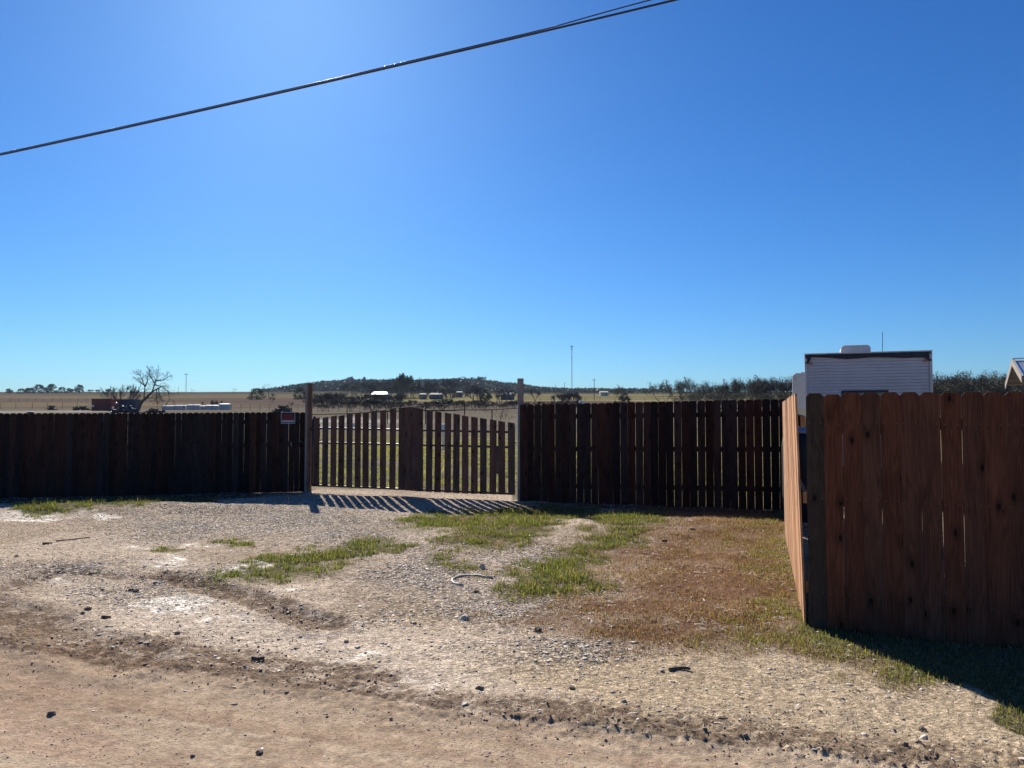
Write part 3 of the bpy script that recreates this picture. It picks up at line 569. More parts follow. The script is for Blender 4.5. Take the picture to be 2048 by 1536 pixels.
# ------------------------------------------------------------------ gate with its two posts
G0 = Vector(on(624, 16.15)); G1 = Vector(on(1032, 14.66)); gd = G1 - G0; GL = gd.length; gu = gd / GL; gang = math.atan2(gu.y, gu.x)
gn = Vector((gu.y, -gu.x))
def on_gate(px):                    # distance along the gate at a pixel column
    a = (px - 1024) / F; return (a * G0.y - G0.x) / (gu.x - a * gu.y)
def gz_at(px, py):
    s = on_gate(px); D = G0.y + gu.y * s; return EYE + ratio(py) * D
gate = thing('driveway_gate', (G0.x, G0.y, 0), 'wide picket gate with arched top and solid middle panel over a pipe frame', 'gate')
tops = [(636, 836), (653, 834.8), (669.5, 832), (685, 831), (701.5, 828), (718, 826.5), (734, 825), (750.5, 822), (768.5, 820.5), (787, 817), (860, 820.6), (877, 823), (897, 826), (914, 828), (932, 831.7), (950, 834), (968, 836.6), (987, 839.5), (1005, 842.5), (1024, 845)]
def bot(px): return np.interp(px, [636, 757, 790, 840, 860, 932, 1024], [969, 975, 977.5, 982.5, 983.5, 986.8, 989.5])
def picket(name, px, ytop, w, slope, c):
    s = on_gate(px); zt = gz_at(px, ytop); zb = gz_at(px, float(bot(px)))
    o = board_mesh(w, zt - zb, slope=slope).build(name, M_wood, gate, bevel=.0015)
    o.location = (gu.x * s + gn.x * .03, gu.y * s + gn.y * .03, zb); o.rotation_euler = (0, random.gauss(0, .003), gang); o.color = (*c, 1); return o
for i, (px, yt) in enumerate(tops):
    w = .138; sl = (-.012, .012) if i < 10 else (.012, -.012)
    k = random.uniform(.8, 1.25); c = [(.105, .058, .043), (.09, .06, .05), (.115, .062, .045)][i % 3]
    picket('picket', px, yt, w, sl, tuple(v * k for v in c))
s0, s1 = on_gate(799), on_gate(848)
for k in range(4):
    w = (s1 - s0) / 4; s = s0 + w * (k + .5); X_ = G0 + gu * s; px = 1024 + F * X_.x / X_.y
    yt = [815.3, 814, 814.2, 816.2][k]; sl = [(-.014, .006), (-.008, .004), (.004, -.008), (.006, -.016)][k]
    picket('panel_board', px, yt, w * .985, sl, [(.085, .052, .042), (.105, .06, .046), (.096, .056, .046), (.088, .054, .042)][k])
def rail_z(p0, p1): return (gz_at(628, p0), gz_at(1030, p1))
b = MB()
for y0, y1 in ((856, 864.5), (885, 894.5), (970.5, 988)):
    za, zb = rail_z(y0, y1)
    MB().tube([(0.03, 0, za), (GL - .04, 0, zb)], .021, 10).build('frame_rail', M_steel, gate, rot=(0, 0, gang), smooth=True)
za, zb = rail_z(848, 852)
for s in (.03, GL / 2, GL - .04):
    t = s / GL; zt = gz_at(628, 840) * (1 - t) + gz_at(1030, 852) * t; z_b = gz_at(628, 971) * (1 - t) + gz_at(1030, 988) * t
    MB().tube([(s, 0, z_b), (s, 0, zt)], .021, 10).build('frame_upright', M_steel, gate, rot=(0, 0, gang), smooth=True)
wm = MB(); zt = gz_at(628, 857); z_b = gz_at(628, 970)
nx = 42
for i in range(nx + 1):
    s = .05 + (GL - .1) * i / nx; wm.tube([(s, .01, z_b), (s, .01, zt)], .0022, 3, False)
z = z_b
while z < zt: wm.tube([(.04, .014, z), (GL - .05, .014, z)], .0022, 3, False); z += .055 if z < z_b + .5 else .1
wm.build('wire_mesh', simple('dull_mesh_wire', (.13, .12, .11), .8), gate, rot=(0, 0, gang))
for yy in (885, 963):
    zz = gz_at(1031, yy); MB().tube([(GL - .03, 0, zz), (GL + .07, -.02, zz)], .012, 8).build('hinge', M_black, gate, rot=(0, 0, gang))
for (px, D, ytop, ybot, label) in ((618, 16.3, 767, 979, 'tall two-piece timber gate post beside the sign'), (1041, 14.62, 757, 996, 'tall pale timber gate post at the right end of the gate')):
    z_t = EYE + ratio(ytop) * D; p = on(px, D); w = 12.5 / F * D
    pr = thing('gate_post', (p[0], p[1], 0), label, 'post')
    if px < 700:
        MB().box(-w / 2, -w * .08, -.045, .045, -.3, z_t + .005).build('post_timber', M_post, pr, bevel=.003)
        MB().box(-w * .07, w / 2, -.065, .035, -.3, z_t).build('post_timber', M_wood, pr, bevel=.003, label='brown stained half of the post').color = (.15, .09, .065, 1)
        MB().box(-w * .04, w * .2, -.085, -.066, .1, z_t - .35).build('stop_board', M_wood, pr, bevel=.002).color = (.17, .09, .06, 1)
    else:
        MB().box(-w / 2, w / 2, -.05, .05, -.3, z_t).build('post_timber', M_post, pr, bevel=.003)
        MB().box(-w / 2 - .004, -w / 2 + .012, -.07, -.051, .02, 1.85).build('lit_edge_strip', M_galv, pr)  # bright strip stands in for the post's sunlit left edge
# latch on the left fence end
sl_ = thing('slide_latch', (Lp[1].x - .15, Lp[1].y - .12, EYE + ratio(884) * 16.3), 'black slide bolt latch on the fence end beside the gate', 'latch', rz=math.atan2(dl.y, dl.x))
MB().tube([(-.16, 0, 0), (.17, 0, 0)], .014, 8).build('bolt_rod', M_black, sl_)
MB().box(-.17, -.12, -.02, .035, -.03, .03).build('keeper', M_black, sl_, bevel=.004); MB().box(.08, .12, -.02, .035, -.03, .03).build('keeper', M_black, sl_, bevel=.004)
MB().tube([(-.11, -.01, 0), (-.11, -.012, -.04), (-.105, -.012, -.09)], .006, 6).build('latch_handle', M_wire, sl_)
# sign
sgD = 16.12; sx0, sx1, sy0, sy1 = 558.5, 586, 824, 847.5
sg = thing('warning_sign', (at_depth(572, 847.5, sgD).x, sgD, EYE + ratio(sy1) * sgD), 'small black and red private property sign with white strip on the left fence', 'sign', rz=math.atan2(dl.y, dl.x))
W = (sx1 - sx0) / F * sgD; Hs = (sy1 - sy0) / F * sgD
sg.location.x = (sx0 + sx1 - 2048) / 2 / F * sgD
def front_off(): return -.06
MB().box(-W / 2, W / 2, -.004, 0, 0, Hs).build('sign_border', M_sign_w, sg)
MB().box(-W / 2 + .013, W / 2 - .013, -.006, -.0042, .013, Hs - .013).build('sign_face', M_sign_b, sg)
MB().box(-W / 2 + .022, W / 2 - .022, -.0075, -.0062, .03, .075).build('white_strip', M_sign_w, sg)
def text(s, size, z, mat, parent, y=-.0075, wide=None):
    cu = bpy.data.curves.new('lettering', 'FONT'); cu.body = s; cu.size = size; cu.align_x = 'CENTER'; cu.extrude = .0005; cu.offset = size * .012
    tmp = bpy.data.objects.new('tmp', cu); col.objects.link(tmp); bpy.context.view_layer.update()
    me = bpy.data.meshes.new_from_object(tmp.evaluated_get(bpy.context.evaluated_depsgraph_get())); bpy.data.objects.remove(tmp)
    xs = [v.co.x for v in me.vertices]; w = max(xs) - min(xs); k = (wide / w) if wide else 1
    for v in me.vertices: v.co = Vector((v.co.x * k, v.co.z, v.co.y))
    me.materials.clear(); me.materials.append(mat); return link('lettering', me, None, parent, loc=(0, y, z))
text('PRIVATE', .06, .155, M_sign_r, sg, wide=.19); text('PROPERTY', .06, .1, M_sign_r, sg, wide=.235)
MB().box(-W / 2 + .02, W / 2 - .02, -.0075, -.0062, .084, .090).build('red_rule', M_sign_r, sg)
# pull the sign onto the board faces of the left fence
t_ = (sg.location.x - Lp[0].x) / dl.x; fy = Lp[0].y + dl.y * t_; nrmL = Vector((dl.y, -dl.x)).normalized()
sg.location.y = fy - .045
# ------------------------------------------------------------------ trailers behind the right fence
tax = Vector((.365, .931)).normalized(); tang = math.atan2(-tax.x, tax.y)
def trailer(name, px_left, D, ytop, w, L, label, detail):
    x, y = on(px_left, D); zt = EYE + ratio(ytop) * D; g = h0(x, y)
    r = thing(name, (x, y, g), label, 'travel trailer', rz=tang); Ht = zt - g
    zb = .55
    # rear wall: lap siding profile from bottom to top
    MB().box(.0, w, .03, L, zb, Ht - .02).build('body', M_white, r, bevel=.04)
    if detail:
        pr = [(-.0, zb)]; z = zb; out = []
        while z < Ht - .12: out += [(.004, z), (-.016, z + .006), (-.008, z + .05), (.0, z + .062)]; z += .066
        vs = []; n = len(out)
        for (yy, zz) in out: vs += [(.05, yy + .02, zz), (w - .05, yy + .02, zz)]
        MB().add(vs, [(2 * i, 2 * i + 1, 2 * i + 3, 2 * i + 2) for i in range(n - 1)]).build('rear_siding', M_white, r)
        for xx in (0.0, w - .045): MB().box(xx - .003, xx + .048, -.02, .05, zb, Ht - .03).build('corner_trim', M_white, r, bevel=.006)
        # ragged dark sealing strip under the roof edge, as a thin crumpled sheet
        N_ = 60; vs = []; fs = []
        for i in range(N_ + 1):
            u = i / N_; xx = .01 + (w - .02) * u
            low = .085 + .05 * math.exp(-((u - .36) / .16) ** 2) + .045 * sstep(.35, .9, np.array(u)) + .02 * (float(fbm(np.array([u * 9.]), np.array([1.]), 5)[0]) - .5) - .03 * (1 - u)
            if u < .05: low = .16 * (1 - u * 8) + .05
            if u > .965: low = .20
            for k in range(3):
                zz = Ht - .012 - low * k / 2; vs.append((xx, -.016 - .008 * float(vn(np.array([u * 30]), np.array([k * 1.7]), 3)[0]), zz))
        for i in range(N_):
            for k in range(2): a = i * 3 + k; fs.append((a, a + 1, a + 4, a + 3))
        MB().add(vs, fs).build('sealing_strip', M_tarp, r)
        MB().box(-.01, w + .01, -.03, L, Ht - .014, Ht + .012).build('roof_edge', M_rvroof, r, bevel=.005)
        for xx, zz in ((.11, Ht - .205), (w - .12, Ht - .20)): MB().box(xx - .045, xx + .045, -.028, -.01, zz - .02, zz + .02).build('marker_light', M_amber, r, bevel=.006)
        wi = MB().box(.72, 1.62, -.012, .03, 1.25, Ht - .80).build('rear_window', M_black, r, bevel=.01)
        MB().box(.77, 1.57, -.016, -.0125, 1.3, Ht - .85).build('pane', M_glass, wi)
        ac = MB().prism([(.76, Ht), (1.40, Ht), (1.385, Ht + .22), (1.33, Ht + .27), (.83, Ht + .27), (.775, Ht + .22)], 1.2, 1.9).build('roof_air_conditioner', M_rvroof, r, bevel=.012)
        MB().box(.80, 1.36, 1.18, 1.2, Ht + .02, Ht + .22).build('grille', M_white, ac)
        MB().tube([(1.60, .9, Ht), (1.612, .9, Ht + .52)], .006, 5).build('whip_antenna', M_steel, r)
        MB().box(.1, w - .1, -.1, 0, .45, .56).build('bumper', M_steel, r)
    else:
        MB().box(-.004, w + .004, .01, L + .003, zb, 1.86).build('lower_panel', M_beige, r)
        MB().prism([(0, Ht - .03), (w, Ht - .03), (w - .1, Ht + .06), (.1, Ht + .06)], .0, L).build('roof_edge', M_rvroof, r, bevel=.02)
        MB().box(.06, .12, .005, .03, Ht - .14, Ht - .115).build('marker_light', M_amber, r)
        MB().box(.25, .9, 2, 2.8, Ht + .05, Ht + .2).build('roof_air_conditioner', M_rvroof, r, bevel=.03)
    for xx in (.12, w - .12):
        for yy in (L * .5, L * .5 + .8):
            wh = MB().tube([(xx - .1, yy, .34), (xx + .1, yy, .34)], .34, 18).build('wheel', M_rubber, r); MB().tube([(xx - .11, yy, .34), (xx + .11, yy, .34)], .18, 14).build('rim', M_galv, wh)
    MB().box(.3, w - .3, .0, L + .9, .42, .54).build('chassis', M_steel, r)
    return r
trailer('travel_trailer', 1611, 16.3, 708.5, 2.44, 7.2, 'white travel trailer with ribbed siding and dark sealing strip above the right fence', True)
trailer('travel_trailer', 1585, 24.3, 750, 2.42, 6.5, 'smooth white trailer with beige lower half showing left of the ribbed trailer', False)
# barrel in the corner gap
bx, by = on(1603, 11.2); br_ = thing('plastic_barrel', (bx, by, h0(bx, by)), 'dark barrel with pale blue lid behind the fence corner gap', 'barrel')
zt = EYE + ratio(866) * 11.2 - h0(bx, by)
MB().lathe([(.26, 0), (.29, .2), (.29, zt - .2), (.26, zt)], 20).build('barrel_body', M_black, br_, smooth=True); MB().lathe([(.27, zt + .001), (.27, zt + .04), (.16, zt + .09), (.05, zt + .1)], 20).build('lid', simple('pale_blue_plastic', (.25, .33, .42), .35), br_, smooth=True)
# shed at the right edge
shp = Vector((9.36, 14.0)); sa = math.atan2(-.85, 1.5)
sh = thing('metal_roofed_shed', (shp.x, shp.y, 0), 'small pale shed with ribbed metal gable roof at the right edge', 'shed', rz=sa)
zr = EYE + ratio(721.5) * 14.0; ze = EYE + ratio(770) * 15.55; hw = 1.76; Ls = 5.
def roof_side(sg_):
    y0, y1 = 0, sg_ * hw
    N_ = 11
    for k in range(N_):       # separate ribbed sheets
        x0 = k * Ls / N_; x1 = (k + 1) * Ls / N_ - .002; v = []; f = []
        prof = [(0, 0), (.03, .03), (.06, .03), (.09, 0), (.5, 0), (.53, .012), (.56, 0), (1., 0)]
        for (a, hgt) in prof: xx = x0 + (x1 - x0) * a; v += [(xx, y0, zr + hgt), (xx, y1, ze + hgt), (xx, y0, zr + hgt - .012), (xx, y1, ze + hgt - .012)]
        for i in range(len(prof) - 1): b = 4 * i; f += [(b, b + 1, b + 5, b + 4), (b + 2, b + 6, b + 7, b + 3)]
        f += [(0, 2, 3, 1), (len(v) - 4, len(v) - 3, len(v) - 1, len(v) - 2)]
        MB().add(v, f).build('roof_sheet', M_galv, sh)
    for k in range(5): t = (k + .5) / 5; MB().box(.0, Ls, y1 * t - .02, y1 * t + .02, zr + (ze - zr) * t - .055, zr + (ze - zr) * t - .016).build('purlin', M_lumber, sh)
    b = MB(); b.add([(-.01, 0, zr - .09), (-.01, y1, ze - .09), (-.01, y1, ze + .03), (-.01, 0, zr + .03), (.01, 0, zr - .09), (.01, y1, ze - .09), (.01, y1, ze + .03), (.01, 0, zr + .03)], [(0, 1, 2, 3), (7, 6, 5, 4), (0, 4, 5, 1), (3, 2, 6, 7), (1, 5, 6, 2)]); b.build('barge_board', M_post, sh)
roof_side(1); roof_side(-1)
MB().box(0, Ls, -.09, .09, zr + .03, zr + .045).build('ridge_cap', M_galv, sh)
gw = MB(); gw.add([(.45, -1.3, 0), (.45, 1.3, 0), (.45, 1.3, ze + .02), (.45, 0, zr - .07), (.45, -1.3, ze + .02), (.52, -1.3, 0), (.52, 1.3, 0), (.52, 1.3, ze + .02), (.52, 0, zr - .07), (.52, -1.3, ze + .02)], [(0, 4, 3, 2, 1), (5, 6, 7, 8, 9), (0, 5, 9, 4), (1, 2, 7, 6), (2, 3, 8, 7), (3, 4, 9, 8)]); gw.build('gable_wall', M_shed, sh)
MB().box(.53, Ls - .3, -1.3, -1.24, 0, ze + .02).build('front_wall', M_shed, sh); MB().box(.53, Ls - .3, 1.24, 1.3, 0, ze + .02).build('rear_wall', M_shed, sh)

# ------------------------------------------------------------------ trees
def grow(b, p, d, L, r, lvl, rnd, spread=.55, tips=None, kseg=3, up=.12, nch=(2, 3), minr=.012, shrink=.72):
    n = 3; P = [p.copy()]; R = [r]; q = p.copy(); dd = d.copy()
    for i in range(n):
        dd = (dd + Vector((rnd.gauss(0, .13), rnd.gauss(0, .13), rnd.gauss(0, .1) + up * .3))).normalized(); q = q + dd * (L / n); P.append(q.copy()); R.append(max(r * (1 - .35 * (i + 1) / n), minr))
    b.tube(P, R, 5 if lvl > 3 else kseg, False)
    if lvl <= 0:
        if tips is not None: tips.append(q.copy())
        return
    for c in range(rnd.randint(*nch)):
        ax = Vector((rnd.gauss(0, 1), rnd.gauss(0, 1), rnd.gauss(0, 1))); nd = (dd + ax.cross(dd).normalized() * rnd.uniform(.25, 1.) * spread + Vector((0, 0, up))).normalized()
        st = P[rnd.choice([2, 3, 3])]; grow(b, st.copy(), nd, L * shrink * rnd.uniform(.8, 1.15), max(R[-1] * .75, minr), lvl - 1, rnd, spread, tips, kseg, up, nch, minr, shrink)
def clumps(tips, n_per, size, spreadr, rnd):
    n = len(tips) * n_per; T = np.repeat(np.array([tuple(t) for t in tips]), n_per, 0) + rng.normal(0, spreadr, (n, 3))
    V = rng.normal(0, 1, (n, 3, 3)) * size * rng.uniform(.5, 1.3, (n, 1, 1)) + T[:, None, :]
    return V.reshape(-1, 3), np.arange(3 * n).reshape(-1, 3)
PROTO = {}
def proto_bare(key, seed, lvl=5, spread=.6, stems=1, up=.12, trunk=.22, minr=.02, fan=.5, leaves=0, leafmat=None, nch=(2, 3), L0=.30, haze_twigs=0, tw=.05, lsize=.13):
    rnd = random.Random(seed); tb, cb = MB(), MB(); tips = []
    for s in range(stems):        # unit height ~ 10 m
        a = 6.28 * s / stems + rnd.random(); d = Vector((math.cos(a) * fan * (stems > 1), math.sin(a) * fan * (stems > 1), 1)).normalized()
        p = Vector((math.cos(a) * .25 * (stems > 1), math.sin(a) * .25 * (stems > 1), -.3)); L = 10 * L0
        P = [p]; R = [trunk]; q = p.copy()
        for i in range(4): d = (d + Vector((rnd.gauss(0, .08), rnd.gauss(0, .08), 0))).normalized(); q = q + d * L / 4; P.append(q.copy()); R.append(trunk * (1 - .12 * (i + 1)))
        tb.tube(P, R, 7, False)
        for c in range(3):
            nd = (d + Vector((rnd.gauss(0, spread), rnd.gauss(0, spread), .2))).normalized(); grow(cb, P[rnd.choice([3, 4, 4])].copy(), nd, L * .8, trunk * .5, lvl - 1, rnd, spread, tips, 3, up, nch, minr)
    if haze_twigs:
        hz = np.array([tuple(t) for t in tips]); hz = hz[rng.integers(0, len(hz), len(hz) * haze_twigs)] + rng.normal(0, .3, (len(hz) * haze_twigs, 3)); dd = rng.normal(0, 1, hz.shape) * .28 + np.array([0, 0, .3]); w_ = rng.normal(0, 1, hz.shape) * tw
        hv = np.stack([hz, hz + w_, hz + dd], 1).reshape(-1, 3); bb_ = len(cb.v); cb.v += [tuple(v) for v in hv.tolist()]; cb.f += [(bb_ + 3 * i, bb_ + 3 * i + 1, bb_ + 3 * i + 2) for i in range(len(hz))]; cb.m += [0] * len(hz)
    tm = tb.mesh('trunk', [M_twig2]); cm = cb.mesh('crown', [M_twig if seed % 2 else M_twig2]); lm = None
    if leaves:
        V, T = clumps(tips, leaves, lsize, .32, rnd); lm = mesh_np('foliage', V, [T]); lm.materials.append(leafmat or M_leaf2)
    PROTO[key] = (tm, cm, lm, max((t.z for t in tips), default=10), )
def proto_ever(key, seed, wx=1., n=70):
    """dense evergreen: leaf tufts filling an uneven crown, on a short trunk; unit height 10 m"""
    r = np.random.default_rng(seed); tb = MB(); tb.tube([(0, 0, -.4), (.05, 0, 2.), (.1, .1, 5)], [.35, .25, .12], 7, False)
    for k in range(6):
        a = r.uniform(0, 6.28); tb.tube([(0, 0, 1.2 + k * .4), (math.cos(a) * 2.2 * wx, math.sin(a) * 2.2, 4 + k * .5)], [.12, .04], 4, False)
    c = []; 
    for i in range(n):
        u = r.uniform(0, 1); a = r.uniform(0, 6.28); rad = r.uniform(.35, 1) ** .5 * (3.9 * math.sin(math.pi * min(.12 + .88 * (1 - u) ** .8, 1) * .62))
        c.append((math.cos(a) * rad * wx, math.sin(a) * rad, (1.4 if wx < 1.2 else .1) + (7.8 if wx < 1.2 else 9.) * u))
    c = np.array(c); per = 55; T = np.repeat(c, per, 0); off = r.normal(0, 1, (len(T), 3)); off /= np.linalg.norm(off, axis=1)[:, None]
    T = T + off * (r.uniform(.3, 1, (len(T), 1)) ** .5) * np.array([1.2 * wx, 1.2, .8]) * r.uniform(.6, 1.2, (len(c), 1)).repeat(per, 0)
    V = r.normal(0, 1, (len(T), 3, 3)) * .22 + T[:, None, :]
    lm = mesh_np('crown', V.reshape(-1, 3), [np.arange(3 * len(T)).reshape(-1, 3)]); lm.materials.append(M_leaf)
    PROTO[key] = (tb.mesh('trunk', [M_twig2]), lm, None, 9.6)
proto_bare('bare1', 3, 5, .6, 1); proto_bare('bare2', 4, 5, .75, 1, L0=.34); proto_bare('fan', 7, 4, .45, 7, fan=.9, trunk=.2, L0=.4, minr=.06, haze_twigs=3, tw=.04)
proto_bare('fb1', 31, 4, .6, 2, fan=.3, trunk=.25, minr=.11, haze_twigs=8, tw=.10); proto_bare('fb2', 34, 4, .75, 3, fan=.5, trunk=.2, minr=.10, haze_twigs=14, tw=.12); proto_bare('fb3', 37, 4, .6, 4, fan=.45, trunk=.16, minr=.10, haze_twigs=8, tw=.1, leaves=6, leafmat=M_leaf, lsize=.28); proto_bare('tall', 41, 4, .5, 1, fan=.2, trunk=.3, minr=.09, haze_twigs=4, tw=.08)
proto_bare('brush1', 9, 4, .7, 4, fan=.45, trunk=.12, leaves=5, minr=.03, haze_twigs=5, tw=.035, lsize=.09); proto_bare('brush2', 12, 4, .8, 3, fan=.5, trunk=.14, leaves=8, leafmat=M_leaf, minr=.03, haze_twigs=5, tw=.035, lsize=.09); proto_bare('brush3', 15, 4, .6, 5, fan=.4, trunk=.1, leaves=3, minr=.035, haze_twigs=5, tw=.035, lsize=.09); proto_bare('brush4', 18, 4, .7, 4, fan=.6, trunk=.1, leaves=12, leafmat=M_leaf, minr=.03, haze_twigs=5, tw=.035, lsize=.09)
proto_bare('thin', 21, 3, .5, 3, fan=.25, trunk=.09, minr=.035); proto_ever('ever1', 5); proto_ever('ever2', 6, 1.35); proto_ever('ever3', 8, .8, 50)
def tree(kind, px, ytop, D, label, group=None, wide=1., name=None, cat='tree', ybase=None):
    x, y = on(px, D); g = h0(x, y); zt = EYE + ratio(ytop) * D; h = max(zt - g, .8); p = PROTO[kind]; k = h / p[3]
    nm = name or ('bare_tree' if kind in ('bare1', 'bare2', 'fan', 'thin') else 'juniper_tree' if kind.startswith('ever') else 'brush_tree')
    r = thing(nm, (x, y, g), label, cat, group, rz=random.uniform(0, 6.28)); r.scale = (k * wide, k * wide, k)
    for nme, me in (('trunk', p[0]), ('crown', p[1]), ('foliage', p[2])):
        if me: link(nme, me, None, r)
    return r
# far left horizon clump
for px, yt, w, lab in ((18, 777, 1.5, 'small round tree at the left end of the far horizon clump'), (42, 777, 1.5, 'low dark tree second from the left on the far horizon'), (55, 776, 1.4, 'low dark tree just left of the tall horizon clump'), (77, 769, 1.25, 'broad dark tree standing tallest-left in the far horizon clump'), (103, 768, 1.15, 'tallest airy dark tree of the far horizon clump'), (124, 774, 1.3, 'smaller dark tree right of the tall airy horizon tree'), (138, 776, 1.2, 'low tree beside the lone round tree on the horizon'), (158, 769, 1.15, 'round dark tree at the right end of the horizon clump')):
    tree(random.choice(['ever1', 'ever2']), px, yt, 900, lab, 'dark trees on the left horizon', w)
tree('fan', 246, 766, 188, 'wide fan-shaped bare tree rising behind the dark containers', wide=1.15)
tree('ever2', 513, 776.5, 450, 'round dark evergreen bush alone in the yellow field', wide=1.35); tree('bare1', 537, 767, 600, 'pale bare tree right of the round evergreen bush', wide=1.1)
tree('ever2', 600, 774, 450, 'broad dark evergreen just left of the tall gate post', wide=1.15)
tree('bare1', 466, 775, 800, 'tiny bare tree on the horizon left of the evergreen bush'); tree('bare2', 382, 776, 850, 'tiny bare tree beside the left radio mast')
for px, yt, D, k in ((545, 786, 420, 'brush2'), (544, 793, 330, 'brush1'), (425, 800, 260, 'ever3'), (433, 801, 262, 'ever3'), (443, 802, 258, 'ever3'), (408, 803, 255, 'brush2'), (583, 804, 230, 'brush1')):
    tree(k, px, yt, D, {545: 'upper small shrub below the pale bare tree', 544: 'lower small shrub below the pale bare tree', 425: 'left shrub of three dark ones above the white bins', 433: 'middle shrub of three dark ones above the white bins', 443: 'right shrub of three dark ones above the white bins', 408: 'brown shrub left of the three dark ones above the white bins', 583: 'grey shrub between the sign and the tall gate post'}[px], 'small shrubs in the left field', 1., name='field_shrub', cat='shrub')
# custom leaning bare tree
DT = 165.; LT = thing('leaning_bare_tree', tuple(at_depth(275, 822, DT)), 'large bare tree leaning right beside the dark containers, branches drooping', 'tree')
LT.location.z = h0(LT.location.x, LT.location.y)
def tp(px, py, dy=0): v = at_depth(px, py, DT); v.y += dy; return v - LT.location
tb, cb = MB(), MB(); rnd = random.Random(5)
tb.tube([tp(274, 826), tp(279, 812), tp(285, 802), tp(291, 797), tp(303, 785)], [.42, .36, .32, .3, .24], 8, False); tb.build('trunk', M_twig2, LT)
limbs = [[(303, 785), (307, 776), (309, 768), (311, 761), (314, 753), (314.5, 748)], [(303, 785), (311, 779), (319, 774), (323, 774), (329, 779), (334, 783), (335, 797)], [(288, 799), (288.5, 786), (290, 775), (286, 764), (282, 753), (279, 750)], [(290, 774), (296, 761), (297, 757)], [(309, 766), (305, 758), (301, 751), (302, 745)], [(310, 762), (318, 761), (326, 760), (332, 755)], [(313, 778), (313, 786), (310, 795), (311, 803)], [(317, 776), (318, 786), (321, 797)], [(309, 768), (315, 771), (321, 773)], [(290, 771), (282, 767), (274, 760)], [(294, 796), (300, 796), (308, 794)]]
for L_ in limbs:
    dy = rnd.uniform(-1.2, 1.2); P = [tp(*q, dy=dy * i / len(L_)) for i, q in enumerate(L_)]; R = [max(.15 * (1 - i / len(P)), .03) for i in range(len(P))]; cb.tube(P, R, 5, False)
    for i in range(1, len(P)):
        for k in range(5):
            d = (P[i] - P[i - 1]).normalized(); down = i > 3 and L_[0] == (303, 785) and L_[-1][1] > 790 or L_[-1][1] > 795
            nd = (d + Vector((rnd.gauss(0, .8), rnd.gauss(0, .8), rnd.gauss(-.5 if down else .25, .5)))).normalized()
            grow(cb, P[i].copy(), nd, rnd.uniform(.45, 1.0), .035, 3, rnd, .7, None, 3, .02, (2, 2), .014)
cb.build('crown', M_twig2, LT)
FARSHRUB = [(60, 776, 880, 'fb3', 1.3), (95, 775, 880, 'fb3', 1.3), (146, 778, 880, 'fb3', 1.3), (180, 779, 880, 'fb2', 1.3), (195, 779, 880, 'fb2', 1.3), (215, 778, 880, 'fb3', 1.3)]
# brush trees: (px, ytop, D, proto, wide)
def row(specs, label, group, name=None, cat='tree'):
    ords = ['leftmost', 'second', 'third', 'fourth', 'fifth', 'sixth', 'seventh', 'eighth', 'ninth', 'tenth', 'eleventh', 'twelfth', 'thirteenth', 'fourteenth', 'fifteenth', 'sixteenth', 'seventeenth', 'eighteenth', 'nineteenth', 'twentieth', 'twenty-first', 'twenty-second', 'twenty-third', 'twenty-fourth', 'twenty-fifth', 'twenty-sixth']
    S_ = sorted(specs, key=lambda q: q[0]); n = len(S_)
    for i, s in enumerate(S_):
        if i == n - 1: o_ = 'rightmost'
        elif i < (n + 1) // 2: o_ = ords[i] + (' from the left' if i else '')
        else: o_ = ords[n - 1 - i] + ' from the right'
        tree(s[3], s[0], s[1], s[2], label + ', ' + o_, group, s[4] if len(s) > 4 else 1., name, cat)
row([(px + random.uniform(-4, 4), 786 + random.uniform(-2, 8), random.uniform(205, 300), random.choice(['fb1', 'fb2', 'fb2', 'tall']), random.uniform(1.0, 1.5)) for px in range(624, 800, 7)], 'thin grey bare tree in the scrub row behind the gate', 'bare scrub trees behind the gate')
row([(705, 764, 720, 'fb2', 1.2), (722, 765, 700, 'fb1', 1.1), (738, 764, 690, 'fb2', 1.1), (752, 763, 720, 'fb1', 1.2), (768, 762, 700, 'fb2', 1.1), (781, 758, 680, 'fb1', 1.), (795, 756, 690, 'fb2', 1.), (693, 768, 720, 'fb3', 1.2), (712, 770, 680, 'fb3', 1.3), (743, 772, 690, 'fb3', 1.3), (775, 772, 670, 'fb3', 1.3)], 'bare dark tree of the wood behind the white-roofed barn', 'trees around the white-roofed barn')
row([(812, 750, 520, 'fb3', .8), (822, 753, 540, 'tall', .8), (838, 756, 530, 'tall', .8), (852, 763, 520, 'fb1', 1.), (868, 764, 560, 'fb2', 1.), (885, 762, 540, 'fb1', 1.), (903, 759, 560, 'fb2', .9), (915, 758, 600, 'fb1', .9), (931, 762, 560, 'tall', .9), (803, 766, 540, 'fb3', 1.3), (828, 768, 520, 'fb3', 1.2), (860, 772, 530, 'fb3', 1.3), (893, 774, 520, 'fb3', 1.3)], 'tall bare tree in the belt left of the pale gate post', 'bare tree belt left of the pale gate post')
row([(947, 767, 330, 'tall', .7), (951, 772, 300, 'fb1', .8), (962, 774, 320, 'fb1', .8), (994, 772, 320, 'tall', .8), (1001, 782, 300, 'fb1', .9), (1013, 778, 330, 'tall', .8), (886, 776, 330, 'tall', .8), (898, 782, 320, 'fb1', .9), (1070, 778, 380, 'fb1', .9), (1023, 780, 350, 'fb1', .9)], 'bare tree with thin trunk in the pasture before the yellow strip', 'thin bare trees before the yellow strip')
tree('ever3', 971, 779, 290, 'narrow dark ivy-clad tree left of the pale gate post', wide=1.0)
SC = [(px + random.uniform(-5, 5), 797 + random.uniform(0, 12), random.uniform(150, 240), random.choice(['fb2', 'fb3', 'fb2']), random.uniform(1.2, 2.0)) for px in list(range(626, 1040, 9)) + list(range(1050, 1330, 26))]
